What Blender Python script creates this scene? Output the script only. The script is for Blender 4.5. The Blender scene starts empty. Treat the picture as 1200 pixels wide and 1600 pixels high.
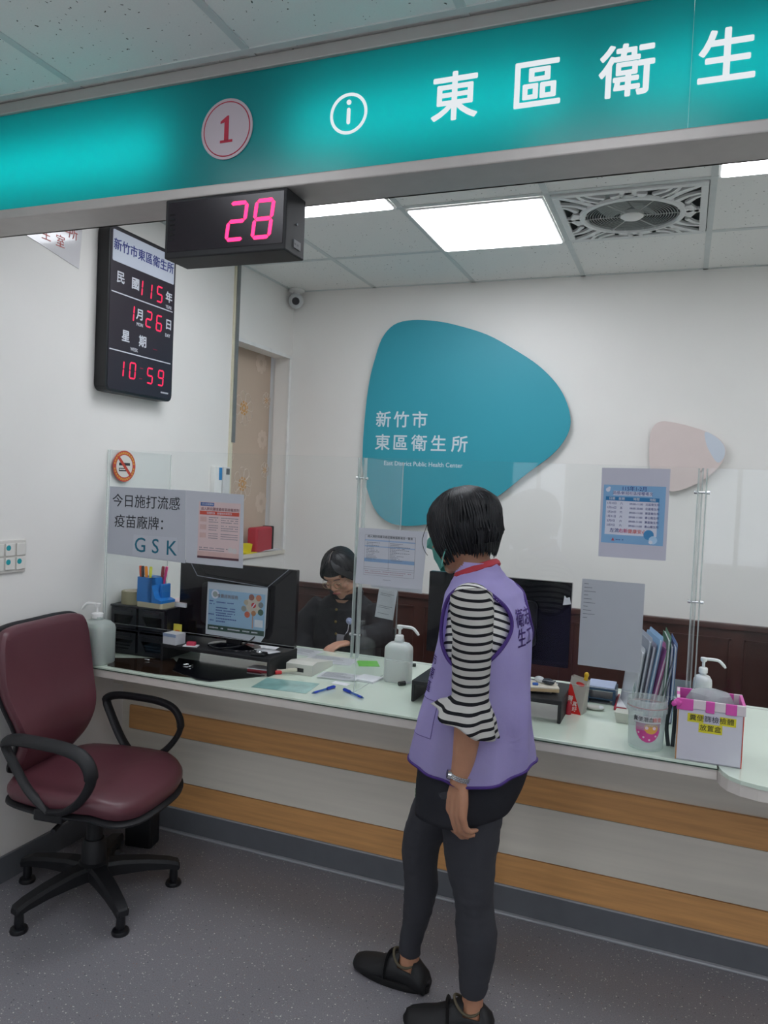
import bpy, bmesh, math, random
from mathutils import Vector, Matrix, noise
from mathutils.bvhtree import BVHTree
random.seed(7)
PI = math.pi
SC = bpy.context.scene
COL = SC.collection

# ------------------------------------------------------------------ camera
cam_d = bpy.data.cameras.new('camera'); cam = bpy.data.objects.new('camera', cam_d); COL.objects.link(cam)
yaw, pitch, roll = .3726, -.0374, .0439
_f = Vector((-math.sin(yaw)*math.cos(pitch), math.cos(yaw)*math.cos(pitch), math.sin(pitch)))
_r = Vector((math.cos(yaw), math.sin(yaw), 0)); _u = _r.cross(_f)
_c, _s = math.cos(roll), math.sin(roll)
_r2 = _c*_r + _s*_u; _u2 = -_s*_r + _c*_u
cam.matrix_world = Matrix(((_r2.x, _u2.x, -_f.x, 0), (_r2.y, _u2.y, -_f.y, 0), (_r2.z, _u2.z, -_f.z, 1.55), (0, 0, 0, 1)))
cam_d.sensor_fit = 'VERTICAL'; cam_d.sensor_height = 36; cam_d.lens = 1194/1600*36
cam_d.clip_start = .02
SC.camera = cam

# ------------------------------------------------------------------ light and exposure
w = bpy.data.worlds.new('world'); SC.world = w; w.use_nodes = True
w.node_tree.nodes['Background'].inputs[0].default_value = (.75, .85, 1, 1)
w.node_tree.nodes['Background'].inputs[1].default_value = .25
SC.view_settings.view_transform = 'Standard'; SC.view_settings.look = 'None'
SC.cycles.diffuse_bounces = 6; SC.cycles.transparent_max_bounces = 24; SC.cycles.max_bounces = 14
SC.view_settings.exposure = 0.38; SC.view_settings.gamma = 1
PANEL_STAFF = 7.4      # ceiling panels over the staff side
PANEL_HALL = 4.8       # ceiling panels over the waiting side
DAY_WINDOW = 3.3
SIGN_LAMP = 8.0

# ------------------------------------------------------------------ materials
MATS = {}
def srgb(h):
    if isinstance(h, str):
        h = h.lstrip('#'); c = [int(h[i:i+2], 16)/255 for i in (0, 2, 4)]
    else: c = h
    return tuple((v/12.92 if v <= .04045 else ((v+.055)/1.055)**2.4) for v in c) + (1,)
def nt(name):
    m = bpy.data.materials.new(name); m.use_nodes = True
    t = m.node_tree; b = t.nodes['Principled BSDF']; return m, t, b
def mat(name, col, rough=.6, metal=0, var=.06, scale=20, bump=0, bscale=200, coat=0, spec=None, trans=0, sss=0, stretch=None, alpha=1):
    if name in MATS: return MATS[name]
    m, t, b = nt(name)
    tc = t.nodes.new('ShaderNodeTexCoord'); src = tc.outputs['Object']
    if stretch:
        mp = t.nodes.new('ShaderNodeMapping'); mp.inputs['Scale'].default_value = stretch
        t.links.new(src, mp.inputs[0]); src = mp.outputs[0]
    n = t.nodes.new('ShaderNodeTexNoise'); n.inputs['Scale'].default_value = scale; n.inputs['Detail'].default_value = 4
    t.links.new(src, n.inputs['Vector'])
    r = t.nodes.new('ShaderNodeValToRGB'); c = srgb(col)
    r.color_ramp.elements[0].position = .3; r.color_ramp.elements[1].position = .7
    r.color_ramp.elements[0].color = tuple(v*(1-var) for v in c[:3]) + (1,)
    r.color_ramp.elements[1].color = tuple(min(1, v*(1+var)) for v in c[:3]) + (1,)
    t.links.new(n.outputs['Fac'], r.inputs[0]); t.links.new(r.outputs[0], b.inputs['Base Color'])
    b.inputs['Roughness'].default_value = rough; b.inputs['Metallic'].default_value = metal
    b.inputs['Coat Weight'].default_value = coat; b.inputs['Coat Roughness'].default_value = .06
    b.inputs['Transmission Weight'].default_value = trans
    b.inputs['Alpha'].default_value = alpha
    if sss:
        b.inputs['Subsurface Weight'].default_value = sss; b.inputs['Subsurface Radius'].default_value = (.01, .004, .002)
        b.inputs['Subsurface Scale'].default_value = 1
    if spec is not None: b.inputs['Specular IOR Level'].default_value = spec
    if bump:
        n2 = t.nodes.new('ShaderNodeTexNoise'); n2.inputs['Scale'].default_value = bscale; n2.inputs['Detail'].default_value = 3
        t.links.new(src, n2.inputs['Vector'])
        bp_ = t.nodes.new('ShaderNodeBump'); bp_.inputs['Strength'].default_value = bump; bp_.inputs['Distance'].default_value = .002
        t.links.new(n2.outputs['Fac'], bp_.inputs['Height']); t.links.new(bp_.outputs[0], b.inputs['Normal'])
    MATS[name] = m; return m
def emit(name, col, strength):
    if name in MATS: return MATS[name]
    m, t, b = nt(name); b.inputs['Base Color'].default_value = (0.02, .02, .02, 1)
    b.inputs['Emission Color'].default_value = srgb(col); b.inputs['Emission Strength'].default_value = strength
    MATS[name] = m; return m
def clear(name, tint='#f4f8f8', rough=0.0, ior=1.45, haze=0.0, hazecol='#ffffff'):
    if name in MATS: return MATS[name]
    m = bpy.data.materials.new(name); m.use_nodes = True; t = m.node_tree
    t.nodes.clear(); out = t.nodes.new('ShaderNodeOutputMaterial')
    tr = t.nodes.new('ShaderNodeBsdfTransparent'); tr.inputs[0].default_value = srgb(tint)
    gl = t.nodes.new('ShaderNodeBsdfGlossy'); gl.inputs['Roughness'].default_value = rough
    lw = t.nodes.new('ShaderNodeLayerWeight'); lw.inputs[0].default_value = .5
    pw = t.nodes.new('ShaderNodeMath'); pw.operation = 'POWER'; pw.inputs[1].default_value = 4.5; t.links.new(lw.outputs['Facing'], pw.inputs[0])
    fr = t.nodes.new('ShaderNodeMath'); fr.operation = 'MULTIPLY_ADD'; fr.inputs[1].default_value = .5; fr.inputs[2].default_value = .013; t.links.new(pw.outputs[0], fr.inputs[0])
    mx = t.nodes.new('ShaderNodeMixShader'); t.links.new(fr.outputs[0], mx.inputs[0])
    t.links.new(tr.outputs[0], mx.inputs[1]); t.links.new(gl.outputs[0], mx.inputs[2]); last = mx
    if haze:
        df = t.nodes.new('ShaderNodeBsdfDiffuse'); df.inputs[0].default_value = srgb(hazecol)
        m2 = t.nodes.new('ShaderNodeMixShader'); m2.inputs[0].default_value = haze
        t.links.new(last.outputs[0], m2.inputs[1]); t.links.new(df.outputs[0], m2.inputs[2]); last = m2
    t.links.new(last.outputs[0], out.inputs[0])
    MATS[name] = m; return m

WALL = mat('wall_paint', '#e9e7e3', .55, var=.015, scale=3, bump=.05, bscale=60)
WHITE = mat('white_plastic', '#e9e9e6', .4, var=.02)
BLACK = mat('black_plastic', '#15161a', .35, var=.1)
BLACKM = mat('matt_black_plastic', '#141519', .55, var=.1, bump=.15, bscale=500)
GLOSSBLK = mat('glossy_black', '#0b0c12', .14, var=.05, spec=.4)
PAPER = mat('paper', '#dfe0e4', .7, var=.02)
INK = mat('black_ink', '#23252b', .8)
ACRYL = clear('acrylic', '#fdfefe')
EDGE = clear('acrylic_edge', '#e2eae8', .1, 1.5, .32, '#eef3f2')
STEEL = mat('brushed_steel', '#b5b7ba', .3, 1, var=.05)
CHROME = mat('chrome', '#d8dadc', .12, 1, var=.02)
SILVER = mat('silver_frame', '#b7b2ae', .45, .3, var=.03)

# ------------------------------------------------------------------ geometry helpers
def BM(): return bmesh.new()
def xf(bm, verts, M):
    for v in verts: v.co = M @ v.co
def box(bm, a, b, bev=0, M=None):
    r = bmesh.ops.create_cube(bm, size=1); vs = r['verts']
    a, b = Vector(a), Vector(b); c = (a+b)/2; d = b-a
    for v in vs: v.co = Vector((v.co.x*d.x, v.co.y*d.y, v.co.z*d.z)) + c
    if bev:
        es = list({e for v in vs for e in v.link_edges})
        g = bmesh.ops.bevel(bm, geom=es, offset=bev, segments=2, affect='EDGES', profile=.5)
        vs = list({v for f in g['faces'] for v in f.verts} | {v for v in vs if v.is_valid})
        # gather all verts connected
        seen = set(vs); st = list(vs)
        while st:
            v = st.pop()
            for e in v.link_edges:
                o = e.other_vert(v)
                if o not in seen: seen.add(o); st.append(o)
        vs = list(seen)
    if M is not None: xf(bm, vs, M)
    return vs
def ring_loft(bm, rings, cap=True, closed=True):
    R = [[bm.verts.new(p) for p in r] for r in rings]
    n = len(R[0])
    for i in range(len(R)-1):
        for j in range(n if closed else n-1):
            try: bm.faces.new((R[i][j], R[i][(j+1) % n], R[i+1][(j+1) % n], R[i+1][j]))
            except ValueError: pass
    if cap and closed:
        for r in (R[0][::-1], R[-1]):
            try: bm.faces.new(r)
            except ValueError: pass
    return [v for r in R for v in r]
def frames(pts):
    pts = [Vector(p) for p in pts]; out = []
    t0 = (pts[1]-pts[0]).normalized()
    a = Vector((0, 0, 1)) if abs(t0.z) < .9 else Vector((1, 0, 0))
    n = (a - t0*a.dot(t0)).normalized()
    for i, p in enumerate(pts):
        t = ((pts[min(i+1, len(pts)-1)] - pts[max(i-1, 0)])).normalized()
        n = (n - t*n.dot(t)); n = n.normalized() if n.length > 1e-6 else t.orthogonal().normalized()
        out.append((p, t, n, t.cross(n)))
    return out
def tube(bm, pts, rad, seg=10, cap=True, flat=1.0, flatn=1.0):
    if not isinstance(rad, (list, tuple)): rad = [rad]*len(pts)
    rings = []
    for (p, t, n, b), r in zip(frames(pts), rad):
        rings.append([p + n*math.cos(2*PI*k/seg)*r*flatn + b*math.sin(2*PI*k/seg)*r*flat for k in range(seg)])
    return ring_loft(bm, rings, cap)
def cyl(bm, p0, p1, r0, r1=None, seg=20): return tube(bm, [p0, p1], [r0, r0 if r1 is None else r1], seg)
def smooth_pts(pts, k=6, closed=False):
    P = [Vector(p) for p in pts]; n = len(P); out = []
    rng = range(n) if closed else range(n-1)
    for i in rng:
        if closed: p0, p1, p2, p3 = P[(i-1) % n], P[i], P[(i+1) % n], P[(i+2) % n]
        else: p0, p1, p2, p3 = P[max(i-1, 0)], P[i], P[i+1], P[min(i+2, n-1)]
        for j in range(k):
            t = j/k
            out.append(.5*((2*p1) + (p2-p0)*t + (2*p0-5*p1+4*p2-p3)*t*t + (3*p1-p0-3*p2+p3)*t*t*t))
    if not closed: out.append(P[-1])
    return out
def lathe(bm, prof, c=(0, 0, 0), seg=28, M=None, cap=True, sq=None):
    c = Vector(c); rings = []
    for r, z in prof:
        ring = []
        for k in range(seg):
            a = 2*PI*k/seg; x, y = math.cos(a), math.sin(a)
            if sq:
                e = sq; s = (abs(x)**e + abs(y)**e)**(-1/e); x, y = x*s, y*s
            ring.append(c + Vector((x*r, y*r, z)))
        rings.append(ring)
    vs = ring_loft(bm, rings, cap)
    if M is not None: xf(bm, vs, M)
    return vs
def ell(bm, c, r, M=None, seg=20):
    g = bmesh.ops.create_uvsphere(bm, u_segments=seg, v_segments=max(8, seg//2+2), radius=1)
    T = Matrix.Translation(Vector(c)) @ (M if M is not None else Matrix()) @ Matrix.Diagonal((r[0], r[1], r[2], 1))
    xf(bm, g['verts'], T); return g['verts']
def prism(bm, pts2, d, M=None):
    """outline in x,y, extruded from z=0 to z=d, moved by M"""
    a = [bm.verts.new((p[0], p[1], 0)) for p in pts2]; b = [bm.verts.new((p[0], p[1], d)) for p in pts2]
    n = len(a)
    bm.faces.new(a[::-1]); bm.faces.new(b)
    for i in range(n): bm.faces.new((a[i], a[(i+1) % n], b[(i+1) % n], b[i]))
    if M is not None: xf(bm, a+b, M)
    return a+b
def frame(o, right, up):
    r = Vector(right).normalized(); u = Vector(up).normalized(); n = r.cross(u)
    o = Vector(o)
    return Matrix(((r.x, u.x, n.x, o.x), (r.y, u.y, n.y, o.y), (r.z, u.z, n.z, o.z), (0, 0, 0, 1)))
def rrect(x0, y0, x1, y1, r, k=5):
    out = []
    for cx, cy, a in ((x1-r, y0+r, -PI/2), (x1-r, y1-r, 0), (x0+r, y1-r, PI/2), (x0+r, y0+r, PI)):
        for i in range(k+1):
            t = a + PI/2*i/k; out.append((cx+r*math.cos(t), cy+r*math.sin(t)))
    return out
def circ(cx, cy, r, k=24, ry=None):
    return [(cx+r*math.cos(2*PI*i/k), cy+(ry or r)*math.sin(2*PI*i/k)) for i in range(k)]
def text(bm, s, x, y, size, M, bold=0, d=.0006, align='CENTER', sx=1.0, space=1.0, mi=0):
    if bold:
        r_ = bold*size*.8; out = []
        for k in range(6 if size > .02 else 4):
            a = PI/4+2*PI*k/(6 if size > .02 else 4)
            out += list(text(bm, s, x+r_*math.cos(a), y+r_*math.sin(a), size, M @ Matrix.Translation((0, 0, .00002*k)), 0, d, align, sx, space, mi))
        return out
    cu = bpy.data.curves.new('t', 'FONT'); cu.body = s; cu.size = size; cu.align_x = align; cu.align_y = 'CENTER'
    cu.extrude = d/2; cu.space_character = space; cu.resolution_u = 3
    o = bpy.data.objects.new('t', cu); me = o.to_mesh()
    n0 = len(bm.verts); f0 = len(bm.faces)
    bm.from_mesh(me); bm.verts.ensure_lookup_table(); bm.faces.ensure_lookup_table()
    T = M @ Matrix.Translation((x, y, d/2)) @ Matrix.Diagonal((sx, 1, 1, 1))
    vs = bm.verts[n0:]
    xf(bm, vs, T)
    for f in bm.faces[f0:]: f.material_index = mi
    o.to_mesh_clear(); bpy.data.objects.remove(o); bpy.data.curves.remove(cu)
    return vs
SEG = {'0': 'abcdef', '1': 'bc', '2': 'abged', '5': 'afgcd', '6': 'afgecd', '8': 'abcdefg', '9': 'gfabcd', 'l': 'ef'}
def seven(bm, ch, x, y, w, h, th, M, slant=.1, d=.0008):
    g = th*.12; hh = h/2
    S = {'a': ((0, h), (w, h)), 'g': ((0, hh), (w, hh)), 'd': ((0, 0), (w, 0)),
         'f': ((0, hh), (0, h)), 'b': ((w, hh), (w, h)), 'e': ((0, 0), (0, hh)), 'c': ((w, 0), (w, hh))}
    for k in SEG[ch]:
        (ax, ay), (bx, by) = S[k]; t = th/2
        if ay == by: P = [(ax+g, ay), (ax+g+t, ay+t), (bx-g-t, ay+t), (bx-g, ay), (bx-g-t, ay-t), (ax+g+t, ay-t)]
        else: P = [(ax, ay+g), (ax+t, ay+g+t), (ax+t, by-g-t), (ax, by-g), (ax-t, by-g-t), (ax-t, ay+g+t)]
        prism(bm, [(x-w/2+px+slant*(py-hh), y-hh+py) for px, py in P], d, M)
def wm(o): return (wm(o.parent) @ o.matrix_basis) if o.parent else o.matrix_basis.copy()
def finish(bm): bmesh.ops.recalc_face_normals(bm, faces=bm.faces)
def obj(name, bm, m, parent=None, smooth=False, world=True, label=None, recalc=True, angle=40):
    """links bm as ONE mesh object; bm may be a list of (bm, material)"""
    if isinstance(bm, list):
        big = BM(); ms = []
        for b, mm in bm:
            if mm not in ms: ms.append(mm)
            if recalc: finish(b)
            me = bpy.data.meshes.new('t'); b.to_mesh(me); b.free()
            f0 = len(big.faces); big.from_mesh(me); big.faces.ensure_lookup_table()
            for f in big.faces[f0:]: f.material_index = ms.index(mm)
            bpy.data.meshes.remove(me)
        bm = big; m = ms
    else:
        if recalc: finish(bm)
    if parent is not None and world: bm.transform(wm(parent).inverted())
    elif parent is None and world is not True and world is not False:
        bm.transform(world.inverted())
    me = bpy.data.meshes.new(name); bm.to_mesh(me); bm.free()
    for x in (m if isinstance(m, list) else [m]): me.materials.append(x)
    if smooth:
        me.shade_smooth()
        if angle < 180: 
            try: me.set_sharp_from_angle(angle=math.radians(angle))
            except Exception: pass
    o = bpy.data.objects.new(name, me); COL.objects.link(o)
    if parent is not None: o.parent = parent
    elif isinstance(world, Matrix): o.matrix_world = world
    if label: o['label'] = label
    return o
def tag(o, label, cat, group=None, kind=None):
    o['label'] = label; o['category'] = cat
    if group: o['group'] = group
    if kind: o['kind'] = kind
    return o
def thing(name, label, cat, loc=(0, 0, 0), rz=0, group=None):
    o = bpy.data.objects.new(name, None); COL.objects.link(o); o.empty_display_size = .05
    o.matrix_world = Matrix.Translation(Vector(loc)) @ Matrix.Rotation(rz, 4, 'Z')
    return tag(o, label, cat, group)
def struct(name, bm, m, **k):
    o = obj(name, bm, m, **k)
    if o.parent is None: o['kind'] = 'structure'
    return o
def blob(bm, voxel=.005, smooth=4, disp=None):
    """fuse everything in bm into one continuous skin"""
    finish(bm)
    me = bpy.data.meshes.new('b'); bm.to_mesh(me); bm.free()
    o = bpy.data.objects.new('b', me); COL.objects.link(o)
    r = o.modifiers.new('r', 'REMESH'); r.mode = 'VOXEL'; r.voxel_size = voxel
    s = o.modifiers.new('s', 'SMOOTH'); s.iterations = smooth; s.factor = .5
    dg = bpy.context.evaluated_depsgraph_get(); e = o.evaluated_get(dg)
    m2 = bpy.data.meshes.new_from_object(e)
    out = BM(); out.from_mesh(m2)
    bpy.data.objects.remove(o); bpy.data.meshes.remove(me); bpy.data.meshes.remove(m2)
    if disp:
        out.normal_update()
        for v in out.verts: v.co += v.normal*disp(v.co)
    return out
def lerp(a, b, t): return a+(b-a)*t
def interp(tab, z):
    if z <= tab[0][0]: return tab[0][1:]
    for a, b in zip(tab, tab[1:]):
        if z <= b[0]:
            t = (z-a[0])/(b[0]-a[0]); t2 = t*t*(3-2*t)*.5+t*.5
            return tuple(lerp(p, q, t2) for p, q in zip(a[1:], b[1:]))
    return tab[-1][1:]

# ================================================================== THE ROOM
XL, XR, YB, YF, ZC = -2.295, 2.6, 4.2, -3.0, 2.70
CY, CZ = 2.43, .76         # counter front edge and top
# floor: grey vinyl with chips
m, t, b = nt('speckled_vinyl'); MATS['floor'] = m
tc = t.nodes.new('ShaderNodeTexCoord')
base = t.nodes.new('ShaderNodeTexNoise'); base.inputs['Scale'].default_value = 260; base.inputs['Detail'].default_value = 3
t.links.new(tc.outputs['Object'], base.inputs['Vector'])
r0 = t.nodes.new('ShaderNodeValToRGB'); r0.color_ramp.elements[0].color = srgb('#767479'); r0.color_ramp.elements[1].color = srgb('#88868c')
r0.color_ramp.elements[0].position = .35; r0.color_ramp.elements[1].position = .65
t.links.new(base.outputs['Fac'], r0.inputs[0]); last = r0.outputs[0]
for sc_, th, colr, seed in ((75, .055, '#d8d5ce', 0), (120, .07, '#c2c0bb', 3), (60, .045, '#4a4a50', 7), (95, .05, '#8f6f60', 11)):
    mp = t.nodes.new('ShaderNodeMapping'); mp.inputs['Location'].default_value = (seed, seed*2, 0)
    t.links.new(tc.outputs['Object'], mp.inputs[0])
    v = t.nodes.new('ShaderNodeTexVoronoi'); v.inputs['Scale'].default_value = sc_
    t.links.new(mp.outputs[0], v.inputs['Vector'])
    # keep only some cells
    rnd = t.nodes.new('ShaderNodeSeparateColor'); t.links.new(v.outputs['Color'], rnd.inputs[0])
    g = t.nodes.new('ShaderNodeMath'); g.operation = 'GREATER_THAN'; g.inputs[1].default_value = .76
    t.links.new(rnd.outputs[0], g.inputs[0])
    l = t.nodes.new('ShaderNodeMath'); l.operation = 'LESS_THAN'; l.inputs[1].default_value = th*3.0
    t.links.new(v.outputs['Distance'], l.inputs[0])
    mu = t.nodes.new('ShaderNodeMath'); mu.operation = 'MULTIPLY'; t.links.new(g.outputs[0], mu.inputs[0]); t.links.new(l.outputs[0], mu.inputs[1])
    mx = t.nodes.new('ShaderNodeMix'); mx.data_type = 'RGBA'; mx.inputs['B'].default_value = srgb(colr)
    t.links.new(mu.outputs[0], mx.inputs['Factor']); t.links.new(last, mx.inputs['A']); last = mx.outputs['Result']
t.links.new(last, b.inputs['Base Color']); b.inputs['Roughness'].default_value = .38
n2 = t.nodes.new('ShaderNodeTexNoise'); n2.inputs['Scale'].default_value = 300
bb = t.nodes.new('ShaderNodeBump'); bb.inputs['Strength'].default_value = .12; bb.inputs['Distance'].default_value = .001
t.links.new(n2.outputs['Fac'], bb.inputs['Height']); t.links.new(bb.outputs[0], b.inputs['Normal'])
q = BM(); box(q, (XL-.15, YF-.15, -.1), (XR+.15, YB+.15, 0)); struct('floor', q, MATS['floor'])

# walls
q = BM(); box(q, (XL-.75, YB, 0), (XR+.15, YB+.15, ZC+.3)); struct('wall_back', q, WALL)
q = BM(); box(q, (XR, YF, 0), (XR+.15, YB, ZC+.3)); struct('wall_right', q, WALL)
q = BM(); box(q, (XL-.15, YF-.15, 0), (XR+.15, YF, ZC+.3)); struct('wall_front', q, WALL)
# left wall with the pass-through opening (y 3.56..4.2, z 1.11..2.29)
OY0, OZ0, OZ1, WT = 3.565, 1.11, 2.29, .10
q = BM()
box(q, (XL-WT, YF, 0), (XL, OY0, ZC+.3)); box(q, (XL-WT, OY0, 0), (XL, YB, OZ0)); box(q, (XL-WT, OY0, OZ1), (XL, YB, ZC+.3))
box(q, (XL-WT, YB-.028, OZ0), (XL, YB, OZ1))
struct('wall_left', q, WALL)
q = BM(); box(q, (XL-WT-.02, OY0-.02, OZ0-.02), (XL+.012, YB-.02, OZ0+.004)); 
struct('window_1', q, mat('cream_sill', '#d9d3c6', .5))
q = BM(); box(q, (XL-.002, 4.165, OZ0), (XL+.006, 4.19, OZ1)); box(q, (XL-.002, OY0, OZ1-.003), (XL+.006, 4.19, OZ1+.018))
struct('trim_3', q, mat('white_trim', '#e6e6e4', .4))
q = BM(); box(q, (XL, 3.54, 1.735), (XL+.018, 3.566, ZC)); 
struct('trim_4', q, mat('grey_track', '#85898a', .4, .5))
q = BM(); box(q, (XL, 3.528, 1.1), (XL+.010, 3.553, 2.69))
struct('trim_5', q, mat('cream_strip', '#d8d3bb', .5))

# outer room beyond the opening closed by a patterned blind
def blind_mat():
    m, t, b = nt('peach_blind'); b.inputs['Roughness'].default_value = .75
    b.inputs['Base Color'].default_value = srgb('#c9b5a2')
    return m
BL = blind_mat(); PET = mat('pale_petal', '#d6c3b2', .75, var=.03); PETC = mat('orange_flower_centre', '#cf9f67', .75, var=.05); PETL = mat('white_petal_line', '#dccdbf', .75)
bl = thing('patterned_blind', 'peach roller blind with pale daisies hung in the wall opening at left', 'blind', (XL-WT-.03, 3.88, 1.12))
q = BM(); box(q, (XL-WT-.045, OY0-.05, 1.05), (XL-WT-.035, YB-.02, 2.4)); obj('fabric', q, BL, bl)
FM = frame((XL-WT-.0345, 0, 0), (0, 1, 0), (0, 0, 1))
def flower(cy, cz, R, n, fill, centre):
    a = BM(); c = BM(); e = BM()
    for k in range(n):
        an = 2*PI*k/n+.2; px, pz = math.cos(an), math.sin(an)
        P = []
        for i in range(16):
            s = 2*PI*i/16; rr = R*.60+R*.36*math.cos(s); ww = R*(.27)*math.sin(s)*(1+.35*math.cos(s))
            P.append((cy+px*rr-pz*ww, cz+pz*rr+px*ww))
        if fill: prism(a, P, .0006, FM)
        else:
            L = [FM @ Vector((x, y, .0006)) for x, y in P]; tube(e, L+[L[0]], .0022, 5)
            if centre:
                P2 = [(cy+(x-cy)*.42, cz+(y-cz)*.42) for x, y in P]; prism(c, P2, .0012, FM)
    out = []
    if fill: out.append((a, PET))
    else: out.append((e, PETL))
    if centre and not fill: out.append((c, PETC))
    return out
allp = []
for (py, pz, R, n, fl, ce) in ((3.886, 1.955, .105, 8, 0, 1), (4.108, 1.786, .062, 8, 1, 0), (3.90, 1.51, .105, 8, 0, 1), (4.06, 2.245, .068, 8, 1, 0),
                               (3.73, 2.16, .07, 8, 1, 0), (3.70, 1.66, .1, 8, 0, 1), (4.12, 1.40, .07, 8, 1, 0), (3.68, 1.28, .08, 8, 1, 0), (4.14, 2.03, .05, 8, 0, 1), (4.15, 1.60, .05, 8, 0, 1)):
    allp += flower(py, pz, R, n, fl, ce)
obj('flower_print', allp, None, bl, recalc=False, label='daisy pattern in white and orange')

# inner wainscot on the back wall
WOOD = mat('dark_wainscot_wood', '#43251f', .35, var=.35, scale=6, stretch=(1, 1, .12), coat=.2)
q = BM(); box(q, (XL, YB-.02, .1), (XR, YB, .90)); box(q, (XL, YB-.035, .895), (XR, YB, .925), .004)
for k in range(12): 
    x = -2.2+k*.42; box(q, (x, YB-.028, .84), (x+.36, YB-.02, .85)); box(q, (x, YB-.028, .2), (x+.36, YB-.02, .21)); box(q, (x, YB-.028, .2), (x+.01, YB-.02, .85)); box(q, (x+.35, YB-.028, .2), (x+.36, YB-.02, .85))
struct('trim_1', q, WOOD)
# baseboard: dark grey vinyl cove
COVE = mat('grey_vinyl_cove', '#63666b', .45, var=.04); 
q = BM(); box(q, (XL, YF, 0), (XL+.012, 2.75, .1), .003); struct('baseboard_left', q, COVE)

# ceiling: mineral tiles in a T-bar grid
def tile_mat(name, col, dens):
    m, t, b = nt(name); tc = t.nodes.new('ShaderNodeTexCoord')
    v = t.nodes.new('ShaderNodeTexVoronoi'); v.inputs['Scale'].default_value = 62
    ns = t.nodes.new('ShaderNodeTexNoise'); ns.inputs['Scale'].default_value = 40
    t.links.new(tc.outputs['Object'], ns.inputs['Vector'])
    ad = t.nodes.new('ShaderNodeMix'); ad.data_type = 'RGBA'; ad.inputs['Factor'].default_value = .03
    t.links.new(tc.outputs['Object'], ad.inputs['A']); t.links.new(ns.outputs['Color'], ad.inputs['B'])
    t.links.new(ad.outputs['Result'], v.inputs['Vector'])
    s = t.nodes.new('ShaderNodeSeparateColor'); t.links.new(v.outputs['Color'], s.inputs[0])
    g = t.nodes.new('ShaderNodeMath'); g.operation = 'MULTIPLY'; g.inputs[1].default_value = .17; t.links.new(s.outputs[1], g.inputs[0])
    l = t.nodes.new('ShaderNodeMath'); l.operation = 'LESS_THAN'; t.links.new(v.outputs['Distance'], l.inputs[0]); t.links.new(g.outputs[0], l.inputs[1])
    g2 = t.nodes.new('ShaderNodeMath'); g2.operation = 'GREATER_THAN'; g2.inputs[1].default_value = 1-dens; t.links.new(s.outputs[0], g2.inputs[0])
    mm = t.nodes.new('ShaderNodeMath'); mm.operation = 'MULTIPLY'; t.links.new(l.outputs[0], mm.inputs[0]); t.links.new(g2.outputs[0], mm.inputs[1])
    n2 = t.nodes.new('ShaderNodeTexNoise'); n2.inputs['Scale'].default_value = 180; t.links.new(tc.outputs['Object'], n2.inputs['Vector'])
    r = t.nodes.new('ShaderNodeValToRGB'); c = srgb(col); r.color_ramp.elements[0].color = tuple(x*.93 for x in c[:3])+(1,); r.color_ramp.elements[1].color = c
    t.links.new(n2.outputs['Fac'], r.inputs[0])
    mx = t.nodes.new('ShaderNodeMix'); mx.data_type = 'RGBA'; mx.inputs['B'].default_value = srgb('#54524c')
    t.links.new(mm.outputs[0], mx.inputs['Factor']); t.links.new(r.outputs[0], mx.inputs['A']); t.links.new(mx.outputs['Result'], b.inputs['Base Color'])
    b.inputs['Roughness'].default_value = .85; return m
TILE = tile_mat('mineral_ceiling_tile', '#f1f1ee', .75)
GX, GY, GS = -1.7605, 3.6084, .6
panel_hall = [(0, -4), (2, -4), (4, -4), (6, -4), (1, -7), (3, -7), (5, -7)]       # (column, row) of lamps over the waiting side, behind the camera
panel_staff = [(0, -1), (1, 0), (3, -1), (5, 0)]
fan_tile = (2, 0)
q = BM()
i0, i1, j0, j1 = -1, 8, -11, 2
for i in range(i0, i1):
    for j in range(j0, j1):
        x0, x1 = max(GX+GS*i, XL), min(GX+GS*(i+1), XR); y0, y1 = max(GY+GS*(j-1), YF), min(GY+GS*j, YB)
        if x1-x0 < .02 or y1-y0 < .02 or (i, j) == fan_tile: continue
        box(q, (x0, y0, ZC), (x1, y1, ZC+.015))
struct('ceiling', q, TILE)
q = BM()
for i in range(i0, i1+1):
    x = GX+GS*i
    if XL < x < XR: box(q, (x-.012, YF, ZC-.003), (x+.012, YB, ZC+.01))
for j in range(j0, j1+1):
    y = GY+GS*j
    if YF < y < YB: box(q, (XL, y-.012, ZC-.0036), (XR, y+.012, ZC+.01))
box(q, (XL, YB-.02, ZC-.003), (XR, YB, ZC+.002)); box(q, (XL, YF, ZC-.003), (XL+.02, YB, ZC+.002))
struct('trim_2', q, mat('ceiling_t_bar', '#d0d5d4', .6, var=.03))

# LED ceiling panels
def ceil_panel(i, j, strength, label, name='ceiling_light_panel'):
    x0, y0 = GX+GS*i, GY+GS*(j-1)
    p = thing(name, label, 'ceiling light', (x0+.3, y0+.3, ZC-.02), group=None)
    q = BM(); e = .014
    box(q, (x0+e, y0+e, ZC-.012), (x0+GS-e, y0+.03, ZC-.004)); box(q, (x0+e, y0+GS-.03, ZC-.012), (x0+GS-e, y0+GS-e, ZC-.004))
    box(q, (x0+e, y0+.03, ZC-.012), (x0+.03, y0+GS-.03, ZC-.004)); box(q, (x0+GS-.03, y0+.03, ZC-.012), (x0+GS-e, y0+GS-.03, ZC-.004))
    obj('frame', q, WHITE, p)
    q = BM(); prism(q, rrect(x0+.022, y0+.022, x0+GS-.022, y0+GS-.022, .012, 3), -.004, Matrix.Translation((0, 0, ZC-.010)))
    obj('diffuser', q, emit('panel_%g' % strength, '#f5f8ff', strength), p)
    return p
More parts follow.
